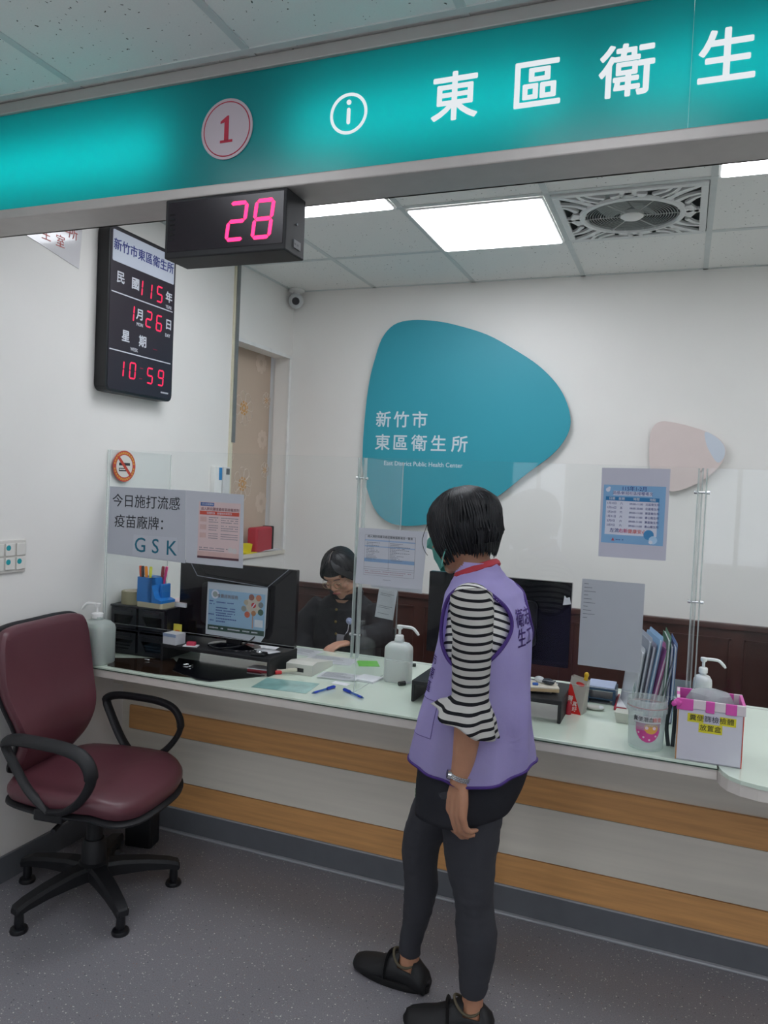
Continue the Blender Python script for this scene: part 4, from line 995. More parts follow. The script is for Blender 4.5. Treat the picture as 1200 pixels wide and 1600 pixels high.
# papers and booklets
def loose(x, y, rz, w_, d_, label, m_=PAPER, z=T, th=.001, name='paper_sheet', wave=.002, marks=0, group=None):
    q = BM(); nx = 8; V = []
    if wave == 0:
        box(q, (-w_/2, -d_/2, 0), (w_/2, d_/2, th)); return single(name, q, m_, place(x, y, z, rz), label, 'paper', group)
    for j in range(nx+1):
        V.append([q.verts.new(((i/nx-.5)*w_, (j/nx-.5)*d_, th+wave*(1+math.sin(i*.9+j*.5))*.5)) for i in range(nx+1)])
    for j in range(nx):
        for i in range(nx): q.faces.new((V[j][i], V[j][i+1], V[j+1][i+1], V[j+1][i]))
    bmesh.ops.solidify(q, geom=q.faces[:], thickness=th)
    parts = [(q, m_)]
    if marks:
        e = BM(); rr = random.Random(marks)
        for k in range(9):
            y_ = d_*(.4-k*.09); box(e, (-w_*.4, y_, th+wave+.0003), (-w_*.4+w_*rr.uniform(.4, .8), y_+.0009, th+wave+.0006))
        parts.append((e, INKG))
    return single(name, parts, None, place(x, y, z, rz), label, 'paper', group, True)
loose(-1.40, 3.02, .1, .22, .13, 'white form in front of the seated clerk', marks=3)
loose(-1.60, 3.10, -.1, .20, .12, 'white form left of the clerk near the left monitor', marks=5)
loose(-1.235, 3.05, .5, .09, .10, 'bright green card beside the clerk form at the middle wing', mat('green_card', '#62b43c', .6, var=.15), wave=0, name='card')
loose(-1.245, 2.775, .15, .165, .10, 'open white booklet on the counter before the middle wing', marks=4, wave=.003, th=.004, name='booklet')
loose(-1.13, 2.80, -.1, .09, .09, 'white paper pad under the middle acrylic wing', marks=7, wave=0, th=.008, name='pad')
loose(-1.20, 2.69, -.1, .07, .035, 'small white card lying before the open booklet', marks=0, wave=0, name='card')
GP = mat('pale_teal_under_glass', '#8fbfba', .3, var=.25, scale=14, coat=1)
loose(-1.37, 2.56, .12, .22, .15, 'pale teal printed sheet under the glass before the grey device', GP, z=T+.0002, th=.0004, wave=0, name='printed_sheet')
loose(-.68, 3.02, 0, .3, .16, 'white paper behind the right monitor riser', wave=.002)
loose(-.36, 3.02, .05, .28, .18, 'white paper on the counter behind the red-white pen holder', wave=.002)
# pens
BPEN = mat('blue_pen_plastic', '#1c3fb5', .3, var=.05); CPEN = clear('clear_pen', '#a9c6e8', .05, 1.45, .25, '#6f93d8')
def ballpen(x, y, rz, label):
    M = place(x, y, T+.0055, rz) @ Matrix.Rotation(PI/2, 4, 'Y')
    r = tl('ballpoint_pen', M, label, 'pen')
    q = BM(); lathe(q, [(.0008, -.066), (.002, -.062), (.0042, -.052), (.0042, .02)], (0, 0, 0), 12); part('barrel', q, CPEN, r, True)
    q = BM(); lathe(q, [(.0012, -.05), (.0012, .02)], (0, 0, 0), 8); part('refill', q, BPEN, r, True)
    q = BM(); lathe(q, [(.001, .02), (.0052, .02), (.0052, .064), (.004, .067), (.001, .067)], (0, 0, 0), 12); box(q, (-.0068, -.0015, .022), (-.0055, .0015, .06)); part('cap', q, BPEN, r, True)
    q = BM(); lathe(q, [(.0044, -.052), (.0045, -.03), (.0044, -.03)], (0, 0, 0), 12, cap=False); part('grip', q, BPEN, r, True)
ballpen(-1.211, 2.558, 1.31, 'left blue ballpoint pen lying at the counter edge')
ballpen(-1.093, 2.569, 2.58, 'right blue ballpoint pen lying at the foot of the middle wing')
# markers & cords at the right riser
q = BM(); cyl(q, (-.028, 0, .008), (.0, 0, .008), .0085, seg=14); a = BM(); tube(a, smooth_pts([(0, .003, .008), (.03, .012, .006), (.06, .012, .006)], 4), .0022, 6); tube(a, smooth_pts([(0, -.003, .008), (.035, -.006, .006), (.07, .0, .006)], 4), .0022, 6)
single('headset_plug', [(q, BLACK), (a, STEEL)], None, place(-.975, 2.80, T, .9), 'black plug with two thin grey leads lying right of the white pump bottle', 'cord', smooth=True)
q = BM(); cyl(q, (-.025, 0, .007), (.025, 0, .007), .0075, seg=14); single('marker_cap', q, mat('dark_green_marker', '#26302a', .4), place(-1.06, 3.10, T, .5), 'dark green marker cap lying behind the white pump bottle', 'marker', smooth=True)
# on riser 2: notepad + stapler like clip
r2z = T+.0785
loose(-.47, 2.745, .0, .16, .16, 'white papers on the right monitor riser under the small notepad', wave=.003, z=r2z, th=.002)
q = BM(); box(q, (-.055, -.045, 0), (.055, .045, .012), .002); a = BM(); box(a, (-.055, -.045, .012), (.055, .045, .016))
single('notepad', [(q, mat('tan_pad', '#c2aa82', .6)), (a, mat('pad_cream', '#d6d0c0', .7))], None, place(-.43, 2.70, r2z+.0075, .3), 'tan edged notepad on the right monitor riser', 'notepad')
M = place(-.425, 2.715, r2z+.024, -.4)
q = BM(); ell(q, (-.018, 0, .010), (.020, .012, .012)); a = BM(); ell(a, (.018, 0, .010), (.024, .014, .011))
for k in range(5): cyl(a, (.004+k*.008, -.014, .010), (.004+k*.008, .014, .012), .0035, seg=8)
single('rubber_stamp', [(q, mat('white_knob', '#cfd2d4', .4)), (a, mat('slate_grip', '#2c333c', .4))], None, M, 'small grey and white ridged stamp lying on the notepad', 'stamp', smooth=True)
q = BM(); box(q, (-.01, -.006, 0), (.01, .006, .008), .002); single('eraser', q, mat('blue_eraser', '#2f5fae', .5), place(-.448, 2.675, r2z+.024, .3), 'small blue eraser on the notepad before the ridged stamp', 'eraser')
q = BM(); box(q, (-.03, -.035, 0), (.03, .035, .03), .006); single('stapler', q, mat('dark_grey_device', '#2b2d30', .4), place(-.318, 2.83, T, .2), 'dark small desk device between the right riser and red-white pen holder', 'device')
q = BM(); cyl(q, (0, 0, .0), (0, 0, .035), .010, seg=16); cyl(q, (0, 0, .035), (0, 0, .045), .006, seg=12); single('ink_bottle', q, mat('red_ink', '#a32232', .4), place(-.338, 2.735, T), 'small red bottle at the right riser leg', 'bottle', smooth=True)
# red/white triangular pen holder
M = place(-.318, 2.775, T, -.25)
r = tl('pen_holder', M, 'red and white carton pen holder with a slanted split beside the right riser', 'pen holder')
q = BM(); w0, w1 = .028, .026
ring_loft(q, [[Vector((-.030, -.026, 0)), Vector((.030, -.026, 0)), Vector((.030, .026, 0)), Vector((-.030, .026, 0))], [Vector((-.020, -.004, .128)), Vector((.040, -.004, .118)), Vector((.040, .022, .118)), Vector((-.020, .022, .128))]], cap=False)
bmesh.ops.solidify(q, geom=q.faces[:], thickness=.001); part('carton', q, mat('carton_white', '#d8d3cb', .5), r)
def pf(u, v): 
    a = Vector((-.030, -.0268, 0)).lerp(Vector((.030, -.0268, 0)), u); b_ = Vector((-.020, -.0048, .128)).lerp(Vector((.040, -.0048, .118)), u); return a.lerp(b_, v)
q = BM()
vs = [q.verts.new(pf(u, v)+Vector((0, -.0004, 0))) for u, v in ((0, 0), (1, 0), (.12, .78), (0, .80))]; q.faces.new(vs); part('red_face', q, mat('bright_red', '#cf2620', .45), r)
q = BM(); c = pf(.55, .80)
vs = [q.verts.new(pf(.62+.26*math.cos(a*PI/10), .86+.055*math.sin(a*PI/10))+Vector((0, -.0006, 0))) for a in range(20)]; q.faces.new(vs); part('oval_mark', q, MATS['bright_red'], r)
Mt = frame(pf(.25, .3)+Vector((0, -.0008, 0)), (pf(1, .3)-pf(0, .3)), (pf(.25, 1)-pf(.25, 0)))
q = BM(); text(q, '醫', -.003, .012, .020, Mt, bold=.02); text(q, '師', -.004, -.008, .020, Mt, bold=.02); text(q, '真', .016, -.004, .018, Mt, bold=.02); text(q, '好', .018, -.022, .018, Mt, bold=.02); part('lettering', q, mat('cream_white_print', '#e6ded6', .6), r)
q = BM(); tube(q, [(.012, .006, .02), (.030, .010, .135)], .007, 12); ell(q, (.030, .010, .137), (.0085, .0085, .010)); o = obj('pen', q, mat('yellow_pen', '#e0b117', .35), None, smooth=True); o.matrix_world = M; tag(o, 'yellow pen standing in the red and white pen holder', 'pen')
# blue small stand
M = place(-.30, 2.93, T, 0)
r = tl('document_stand', M, 'low dark blue stand with paper on it behind the red-white pen holder', 'stand')
q = BM(); box(q, (0, 0, .048), (.105, .12, .055), .002); part('top', q, mat('navy_plastic', '#24425e', .4), r)
for x in (0, .095):
    q = BM(); box(q, (x, 0, 0), (x+.010, .12, .048)); part('leg', q, MATS['navy_plastic'], r)
q = BM(); box(q, (.0, .0, .016), (.1, .11, .02)); part('lower_shelf', q, MATS['navy_plastic'], r)
q = BM(); box(q, (.002, -.002, 0), (.10, .11, .008), .002); single('pad', q, mat('lavender_pad', '#aab4d0', .6), place(-.30, 2.935, T+.056), 'pale lavender pad lying on the low dark blue stand', 'pad')
q = BM(); ell(q, (0, 0, .008), (.035, .018, .009)); q2 = BM(); ell(q2, (.02, .0, .010), (.012, .015, .007))
single('plastic_packet', [(q, mat('grey_packet', '#bab8b0', .4)), (q2, MATS['white_knob'])], None, place(-.258, 2.84, T), 'small grey packet lying before the dark blue stand', 'packet', smooth=True)
# red tray with paper
r = tl('paper_tray', place(-.195, 2.87, T, .0), 'flat red tray under the hanging blank paper', 'tray')
q = BM(); box(q, (0, 0, 0), (.17, .2, .012), .003); part('tray', q, mat('crimson_tray', '#a31f36', .45), r)
q = BM(); box(q, (.008, .006, .0122), (.165, .195, .0138)); single('paper_sheet', q, PAPER, place(-.195, 2.87, T, .0), 'white sheet lying in the flat red tray', 'paper')
q = BM(); ring_loft(q, [[Vector((a*.038, b_*.024, 0)) for a, b_ in ((-1, -1), (1, -1), (1, 1), (-1, 1))], [Vector((a*.045, b_*.03, .035)) for a, b_ in ((-1, -1), (1, -1), (1, 1), (-1, 1))]]); a = BM(); box(a, (-.035, -.029, .0), (-.030, -.028, .0)) if False else None
single('tissue_box', q, mat('greyish_box', '#c2c3b8', .5), place(-.135, 2.745, T, -.05), 'small grey-white dish behind the clear plastic cup', 'dish')
# clear plastic cup jar
CUPM = clear('hazy_plastic', '#f2f6f5', .12, 1.45, .22, '#f2f6f5')
M = place(-.070, 2.505, T)
r = tl('plastic_jar', M, 'open clear plastic jar with pink round sticker at the counter edge', 'jar')
q = BM(); lathe(q, [(.001, .001), (.050, .001), (.052, .006), (.056, .115), (.061, .116), (.061, .125), (.0595, .152), (.0565, .154), (.0565, .152), (.057, .12), (.050, .008), (.001, .004)], (0, 0, 0), 44, cap=False); part('cup', q, CUPM, r, True)
q = BM(); lathe(q, [(.0603, .131), (.0608, .1325), (.0603, .134)], (0, 0, 0), 44, cap=False); part('rim_line', q, mat('pink_line', '#c99a9c', .5), r, True)
def wrapc(q, R_, a0, s, z0=0):
    """bend flat x into an arc of radius R_ facing -y"""
    for v in q.verts:
        x, z = v.co.x, v.co.z
        rr = R_ + v.co.y; a_ = a0 + x/R_
        v.co = Vector((rr*math.sin(a_), -rr*math.cos(a_), z))
def gridplate(x0, x1, z0, z1, y, n=14, mask=None):
    q = BM(); 
    V = [[q.verts.new((lerp(x0, x1, i/n), y, lerp(z0, z1, j/n))) for i in range(n+1)] for j in range(n+1)]
    for j in range(n):
        for i in range(n):
            cx, cz = lerp(x0, x1, (i+.5)/n), lerp(z0, z1, (j+.5)/n)
            if mask is None or mask(cx, cz): q.faces.new((V[j][i], V[j][i+1], V[j+1][i+1], V[j+1][i]))
    for v in [v for v in q.verts if not v.link_faces]: q.verts.remove(v)
    return q
q = gridplate(-.036, .048, .088, .110, .0008); wrapc(q, .0555, 0, 1); a = BM(); F0 = frame((0, .0, 0), (1, 0, 0), (0, 0, 1))
text(a, '糞便潛血', -.008, .099, .0155, F0, bold=.012); 
for v in a.verts: v.co.y = .0012+abs(v.co.y)*.2
wrapc(a, .0555, 0, 1)
b2 = BM(); text(b2, '檢查', .033, .099, .0145, F0, bold=.012)
for v in b2.verts: v.co.y = .0012+abs(v.co.y)*.2
wrapc(b2, .0555, 0, 1)
obj('label', [(q, mat('label_greywhite', '#c9cccc', .6)), (a, INK), (b2, MATS['salmon_print'])], None, r, world=False)
q = gridplate(-.034, .046, .03, .088, .0006, 40, lambda x, z: ((x-.007)/.038)**2+((z-.078)/.048)**2 < 1); wrapc(q, .0535, 0, 1)
a = gridplate(-.005, .036, .055, .086, .0010, 24, lambda x, z: ((x-.016)/.02)**2+((z-.074)/.018)**2 < 1); wrapc(a, .0535, 0, 1)
b2 = BM()
for k, (x, z, rr) in enumerate(((.003, .074, .005), (.025, .074, .005), (-.02, .058, .003), (-.005, .045, .003), (.012, .038, .003), (.03, .05, .003))): prism(b2, circ(x, z, rr, 12), .0004, F0)
for v in b2.verts: v.co.y = .0016+abs(v.co.y)*.2
wrapc(b2, .0535, 0, 1)
obj('round_sticker', [(q, mat('hot_pink', '#c9478f', .5, var=.1)), (a, mat('orange_yellow', '#dba24a', .5)), (b2, mat('pale_dots', '#e6cfd6', .6))], None, r, world=False, recalc=False, label='pink round sticker')
# file folders standing
cols = [('#c9cdd2', 'white'), ('#9fa6b4', 'grey-blue'), ('#b9b4c6', 'lilac-grey'), ('#8fb5d6', 'light blue'), ('#dc7fbb', 'pink'), ('#d9d9dc', 'clear white'), ('#7d8188', 'grey'), ('#3a7d5e', 'green'), ('#3e4fa0', 'navy blue'), ('#6f93c4', 'sky blue')]
for k, (c, nm) in enumerate(cols):
    x = -.128+k*.0140; lean = [.12, .13, .14, .15, .20, .20, .20, .04, .03, .02][k]; hh = [.25, .29, .27, .30, .27, .26, .25, .30, .28, .28][k]
    M = place(x, 2.79+.006*(k % 3), T) @ Matrix.Rotation(.24 if k < 7 else .1, 4, 'Z') @ Matrix.Rotation(lean, 4, 'Y')
    Mx = Matrix(((0, 0, 1, 0), (1, 0, 0, 0), (0, 1, 0, 0), (0, 0, 0, 1)))
    q = BM(); prism(q, rrect(0, 0, .22, hh, .012, 3), .0008, Mx @ Matrix.Translation((0, 0, .004))); prism(q, rrect(0, 0, .22, hh-.012, .012, 3), .0008, Mx @ Matrix.Translation((0, 0, -.004))); box(q, (-.004, .21, .002), (.004, .2205, hh-.02))
    a = BM(); box(a, (-.003, .006, .004), (.003, .208, hh-.016))
    single('file_folder', [(q, mat('folder_'+c, c, .3, var=.03)), (a, PAPER)], None, M, '%s plastic file folder, %s of the row leaning behind the jar and box' % (nm, ['first', 'second', 'third', 'fourth', 'fifth', 'sixth', 'seventh', 'eighth', 'ninth', 'last'][k]), 'folder', 'file folders on the counter')
r = tl('file_rack', place(-.128, 2.76, T), 'clear acrylic rack holding the file folders', 'rack')
q = BM(); box(q, (0, 0, 0), (.003, .2, .12)); box(q, (.185, 0, 0), (.188, .2, .12)); box(q, (0, .2, 0), (.188, .203, .12)); part('rack', q, EDGE, r)
q = BM(); tube(q, smooth_pts([(.0, 0, 0.0), (-.008, .004, .06), (.0, 0, .13), (.01, 0, .14), (.015, 0, .1), (.012, 0, .0)], 5), .006, 8, flat=.5); single('lanyard', q, mat('dark_green_cord', '#273033', .6), place(-.003, 2.55, T), 'dark looped lanyard standing between the jar and the box', 'cord', smooth=True)
# specimen box with pink/white taped rim
M = place(.108, 2.436, T, .01)
r = tl('specimen_box', M, 'open white specimen box with pink taped rim and yellow labels', 'box')
bw, bd, bh = .090, .135, .180
q = BM(); t_ = .003
box(q, (-bw, 0, 0), (bw, t_, bh)); box(q, (-bw, bd, 0), (bw, bd+t_, bh)); box(q, (-bw, 0, 0), (-bw+t_, bd, bh)); box(q, (bw-t_, 0, 0), (bw, bd, bh)); box(q, (-bw, 0, 0), (bw, bd, t_)); part('carton', q, mat('box_white', '#cdccd6', .5, var=.01), r)
q = BM(); box(q, (-bw-.0008, -.0006, 0), (-bw+.003, .002, bh-.02)); part('cardboard_edge', q, mat('kraft_edge', '#b58a5c', .7), r)
q = BM(); box(q, (bw-.002, -.0006, 0), (bw+.0008, .002, bh-.02)); part('red_edge', q, mat('red_edge', '#c6513f', .6), r)
def band(x0, x1, y0, y1, m_, nm):
    q = BM(); box(q, (x0, y0, bh-.026+.004*math.sin(x0*90)), (x1, y1, bh+.004), .0012); part(nm, q, m_, r)
PK = mat('pink_tape', '#d453ab', .35, var=.05); PW = mat('pale_plastic_wrap', '#d9cfd3', .3, var=.02)
n = 5; xs = [(-bw-.004, -.048, PK), (-.048, -.014, PW), (-.014, .010, PK), (.010, .040, PW), (.040, .070, PK), (.070, bw+.004, PW)]
for x0, x1, m_ in xs:
    band(x0, x1, -.004, .005, m_, 'rim_tape'); band(x0, x1, bd-.003, bd+.006, m_, 'rim_tape')
for y0, y1, m_ in ((.005, .045, PW), (.045, .085, PK), (.085, bd, PW)):
    band(-bw-.004, -bw+.005, y0, y1, m_, 'rim_tape'); band(bw-.005, bw+.004, y0, y1, PK, 'rim_tape')
q = BM()
for k, (a_, b_) in enumerate(((0, .3), (.6, -.4), (1.3, .1), (2.4, .5))):
    rr = .016; P = [(-bw-.006+rr*math.cos(a_)*s, -.008-.004*k+.003*s, bh-.012+rr*math.sin(a_+b_)*s) for s in (0, .5, 1)]; tube(q, P, [.004, .010, .005], 8, flat=.4)
part('ribbon_knot', q, PK, r, True)
FB = frame((0, -.0006, 0), (1, 0, 0), (0, 0, 1)); YL = mat('yellow_sticky', '#d9cf2a', .6, var=.02)
q = BM(); box(q, (-.062, .118, 0), (-.018, .143, .0006), M=FB); box(q, (.026, .118, 0), (.070, .143, .0006), M=FB); box(q, (-.030, .090, 0), (.034, .117, .0006), M=FB)
a = BM(); box(a, (-.018, .119, 0), (.026, .142, .0005), M=FB)
e = BM(); text(e, '糞便篩檢檢體', .004, .1305, .0195, FB @ Matrix.Translation((0, 0, .0007)), bold=0, sx=1.05); text(e, '放置盒', .002, .1035, .0195, FB @ Matrix.Translation((0, 0, .0007)), bold=0, sx=1.02)
obj('label', [(q, YL), (a, mat('label_lilac', '#c6c5d2', .6)), (e, INK)], None, r, world=False, label='yellow label strips with dark characters')
q = BM(); 
lathe(q, [(.06, bh-.06), (.062, bh-.01), (.05, bh+.014), (.02, bh+.024), (.001, bh+.025)], (-.0, .07, 0), 20); 
for v in q.verts: v.co.x *= 1.1; v.co.z += .006*noise.noise(v.co*40); v.co.x += .004*noise.noise(v.co*50)
single('plastic_bag', q, clear('bag_film', '#d5dadb', .2, 1.45, .45, '#c9ccd0'), M, 'crumpled clear plastic bag inside the pink-rimmed specimen box', 'bag', smooth=True)

# ================================================================== OFFICE CHAIR (visitor side)
VIN = mat('maroon_vinyl', '#5c333b', .36, var=.06, scale=4, bump=.08, bscale=300)
M = place(-1.93, 2.185, 0, .12)
r = tl('office_chair', M, 'maroon vinyl office chair with black arms standing at the left wall', 'chair')
def padshape(outline, th, dome, m_, name, z0, curv=None, n=10):
    q = BM(); c = Vector((sum(p[0] for p in outline)/len(outline), sum(p[1] for p in outline)/len(outline), 0)); P = [Vector((p[0], p[1], 0)) for p in smooth_pts([(a, b_, 0) for a, b_ in outline], 4, True)]
    rings = []
    prof = [(.90, -.5), (.97, -.42), (1.0, -.1), (1.0, .15), (.97, .38), (.92, .5), (.8, .5+.25*dome), (.6, .5+.4*dome), (.35, .5+.5*dome), (.1, .5+.5*dome)]
    for s, z in prof: rings.append([c+(p-c)*s+Vector((0, 0, z0+z*th)) for p in P])
    ring_loft(q, rings)
    if curv: 
        for v in q.verts: v.co = curv(v.co)
    return part(name, q, m_, r, True)
seat = [(.27, .0), (.262, .13), (.225, .215), (.15, .25), (.03, .262), (-.10, .25), (-.20, .215), (-.255, .1), (-.26, 0), (-.255, -.1), (-.20, -.215), (-.10, -.25), (.03, -.262), (.15, -.25), (.225, -.215), (.262, -.13)]
def cs(p): 
    z = p.z - max(0, p.x-.15)*.32 + .10*max(0, abs(p.y)-.13)**1.0*.4 - .02*math.exp(-((p.x+.02)/.14)**2-(p.y/.17)**2)
    return Vector((p.x, p.y, z))
padshape(seat, .06, .2, VIN, 'seat', .442, cs)
padshape([(a*1.015, b_*1.015) for a, b_ in seat], .022, 0, BLACKM, 'seat_rim', .402, cs)
# backrest: outline in (y, z)
_h = [(.13, .992), (.20, .985), (.228, .955), (.238, .87), (.236, .78), (.215, .68), (.185, .59), (.165, .51), (.12, .465)]
bo = [(0, .990)] + _h + [(0, .455)] + [(-a, b_) for a, b_ in _h[::-1]]
def backpad(off, th, m_, nm, sc=1.0):
    P = smooth_pts([(0, a, b_) for a, b_ in bo], 4, True); c = Vector((0, 0, .72)); q = BM(); rings = []
    for s, x in ((.9, -.5), (.97, -.42), (1, -.1), (1, .2), (.97, .42), (.9, .5), (.7, .56), (.45, .6), (.2, .62), (.04, .62)): rings.append([c+(p-c)*s*sc+Vector((x*th, 0, 0)) for p in P])
    ring_loft(q, rings)
    for v in q.verts:
        z = v.co.z; v.co.x += off - .235 - .10*max(0, (z-.6))**1.2 + .05*math.exp(-((z-.62)/.12)**2) - .02*math.exp(-((z-.47)/.06)**2) + .55*(v.co.y**2)
    return part(nm, q, m_, r, True)
backpad(0, .05, VIN, 'backrest'); backpad(-.026, .022, BLACKM, 'backrest_shell', 1.02)
for s in (1, -1):
    q = BM(); y = s*.275
    loop = smooth_pts([(.0, y*.93, .415), (-.07, y*.97, .48), (-.13, y*1.0, .575), (-.155, y*1.02, .633), (-.11, y*1.04, .653), (-.02, y*1.05, .654), (.075, y*1.05, .648), (.14, y*1.04, .628), (.172, y*1.03, .585), (.170, y*1.02, .535), (.13, y, .475), (.07, y*.97, .43), (.0, y*.93, .415)], 6)
    n = len(loop); rad = []
    for k in range(n):
        t_ = k/(n-1); rad.append(.015 if t_ < .24 else (.0185 if t_ < .72 else .0145))
    tube(q, loop, rad, 12, flat=1.35 if True else 1, flatn=.8)
    part('armrest', q, BLACKM, r, True)
    q = BM(); box(q, (-.05, min(y*.55, y*.98), .385), (.06, max(y*.55, y*.98), .425), .006); part('arm_bracket', q, BLACKM, r)
q = BM(); box(q, (-.10, -.13, .375), (.12, .13, .41), .008); box(q, (-.08, -.07, .335), (.08, .07, .385), .012); part('mechanism', q, BLACKM, r)
q = BM(); box(q, (-.285, -.04, .36), (-.06, .04, .385), .006); tube(q, smooth_pts([(-.27, 0, .372), (-.30, 0, .42), (-.30, 0, .52), (-.285, 0, .62)], 5), .028, 12, flatn=.4); part('back_support', q, BLACKM, r, True)
q = BM(); tube(q, [(0, -.1, .37), (.02, -.22, .365), (.03, -.27, .36)], [.006, .006, .009], 8); part('lever', q, BLACKM, r, True)
q = BM(); lathe(q, [(.028, .20), (.030, .34)], (0, 0, 0), 20); lathe(q, [(.045, .10), (.043, .20), (.034, .215)], (0, 0, 0), 24); part('gas_column', q, BLACKM, r, True)
q = BM(); lathe(q, [(.03, .07), (.055, .075), (.058, .125), (.045, .135), (.03, .135)], (0, 0, 0), 24); part('hub', q, BLACKM, r, True)
for k in range(5):
    a_ = math.radians(-102+72*k)-.12
    d = Vector((math.cos(a_), math.sin(a_), 0)); n_ = Vector((-d.y, d.x, 0))
    q = BM(); rings = []
    for s, zt, zb, w_ in ((.03, .128, .075, .034), (.10, .128, .078, .030), (.19, .118, .078, .027), (.265, .104, .070, .024), (.30, .092, .062, .022), (.305, .085, .066, .018)):
        rings.append([d*s+n_*w_*.75+Vector((0, 0, zt)), d*s+n_*w_+Vector((0, 0, zt-.012)), d*s+n_*w_*.9+Vector((0, 0, zb)), d*s-n_*w_*.9+Vector((0, 0, zb)), d*s-n_*w_+Vector((0, 0, zt-.012)), d*s-n_*w_*.75+Vector((0, 0, zt))])
    ring_loft(q, rings); leg = part('leg', q, BLACKM, r)
    q = BM(); lathe(q, [(.014, .07), (.016, .03), (.014, .016), (.027, .014), (.030, .006), (.028, .0), (.001, .0)], tuple(d*.285), 20); obj('glide_foot', q, BLACK, leg, smooth=True, world=False)
# stray cables / case behind the chair
q = BM(); tube(q, smooth_pts([(-2.22, 2.46, .03), (-2.10, 2.52, .021), (-2.06, 2.46, .021), (-2.0, 2.42, .021)], 6), .018, 10); 
o = obj('flexible_hose', q, mat('grey_hose', '#55565a', .5), None, smooth=True, world=Matrix.Translation((-2.0, 2.5, .1))); tag(o, 'grey flexible hose on the floor behind the maroon chair', 'hose')
q = BM(); box(q, (-.06, -.04, 0), (.06, .04, .17), .01, M=Matrix.Rotation(.2, 4, 'Z')); single('floor_case', q, BLACKM, place(-2.03, 2.58, 0), 'small black case on the floor under the counter behind the chair', 'case')

# ================================================================== PEOPLE
SKIN = mat('skin', '#b58468', .5, var=.05, scale=30, sss=.15, bump=.06, bscale=400)
SKINF = mat('skin_face', '#c09079', .5, var=.04, scale=30, sss=.15)
def hair_mat(name, col):
    m, t, b = nt(name); b.inputs['Specular IOR Level'].default_value = .35; tc = t.nodes.new('ShaderNodeTexCoord'); mp = t.nodes.new('ShaderNodeMapping'); mp.inputs['Scale'].default_value = (1, 1, .06)
    n = t.nodes.new('ShaderNodeTexNoise'); n.inputs['Scale'].default_value = 420; t.links.new(tc.outputs['Object'], mp.inputs[0]); t.links.new(mp.outputs[0], n.inputs['Vector'])
    r = t.nodes.new('ShaderNodeValToRGB'); c = srgb(col); r.color_ramp.elements[0].color = tuple(x*.6 for x in c[:3])+(1,); r.color_ramp.elements[1].color = tuple(min(1, x*2.2) for x in c[:3])+(1,)
    r.color_ramp.elements[0].position = .4; r.color_ramp.elements[1].position = .75
    t.links.new(n.outputs['Fac'], r.inputs[0]); t.links.new(r.outputs[0], b.inputs['Base Color']); b.inputs['Roughness'].default_value = .42
    bp_ = t.nodes.new('ShaderNodeBump'); bp_.inputs['Strength'].default_value = .35; bp_.inputs['Distance'].default_value = .002; t.links.new(n.outputs['Fac'], bp_.inputs['Height']); t.links.new(bp_.outputs[0], b.inputs['Normal'])
    return m
HAIR = hair_mat('black_hair', '#0e0f13')
def head_parts(q, M, neck_to=None):
    """adult woman head facing -y in local space, origin between the ears"""
    E_ = lambda c, r, R=None: ell(q, M @ Vector(c), r, M.to_3x3().to_4x4() @ (R or Matrix()), 20)
    E_((0, .012, .035), (.071, .088, .078)); E_((0, -.028, -.025), (.058, .056, .078)); E_((0, -.040, -.078), (.036, .036, .026)); E_((0, -.060, -.092), (.019, .018, .016))
    E_((0, -.068, .035), (.048, .022, .02)); 
    for s in (1, -1):
        E_((s*.035, -.058, -.022), (.024, .022, .024)); E_((s*.071, .008, -.012), (.008, .018, .030), Matrix.Rotation(s*.25, 4, 'Z')); E_((s*.042, -.02, -.06), (.022, .035, .025))
    n_ = [M @ Vector(p) for p in ((0, -.080, .018), (0, -.090, .0), (0, -.100, -.018), (0, -.096, -.026))]; tube(q, n_, [.007, .0085, .011, .008], 10)
    for s in (1, -1): E_((s*.010, -.090, -.025), (.0075, .009, .007))
    E_((0, -.084, -.050), (.020, .009, .0055)); E_((0, -.082, -.058), (.017, .009, .0055))
def hand_parts(q, wrist, d, N, Tm, size=1.0, curl=(15, 40, 30), thumb=True, spread=0.0, rad=.0082):
    """wrist point, d = finger direction, N = palm normal, Tm = thumb side"""
    wrist = Vector(wrist); d, N, Tm = Vector(d).normalized(), Vector(N).normalized(), Vector(Tm).normalized()
    s = size; L = .085*s
    for k, off in enumerate((.029, .010, -.010, -.028)):
        kn = wrist + d*(L*(1-.04*abs(k-1))) + Tm*off*s
        tube(q, [wrist+Tm*off*.45*s+N*.002, wrist+d*L*.5+Tm*off*.9*s, kn], [.0135*s, .0125*s, .0105*s], 10)
        l1, l2, l3 = [(.040, .024, .020), (.045, .028, .021), (.042, .026, .021), (.033, .019, .018)][k]
        ang = 0; p = kn; pts = [kn]; 
        for l_, c_ in zip((l1, l2, l3), curl):
            ang += math.radians(c_+k*3); p = p + (d*math.cos(ang)+N*math.sin(ang)+Tm*spread*(1.5-k))*l_*s; pts.append(p)
        tube(q, pts, [rad*1.12*s, rad*1.0*s, rad*.92*s, rad*.72*s], 10); ell(q, pts[-1], (rad*.72*s,)*3, None, 10)
    if thumb:
        b_ = wrist + d*.018*s + Tm*.022*s + N*.006
        pts = [b_, b_+(d*.75+Tm*.45+N*.45).normalized()*.038*s, b_+(d*.75+Tm*.45+N*.45).normalized()*.038*s+(d*.9+Tm*.1+N*.35).normalized()*.030*s]
        pts.append(pts[-1]+(d*.95+N*.3-Tm*.1).normalized()*.022*s)
        tube(q, pts, [.015*s, .0115*s, .0095*s, .0075*s], 10); ell(q, pts[-1], (.0075*s,)*3, None, 10)
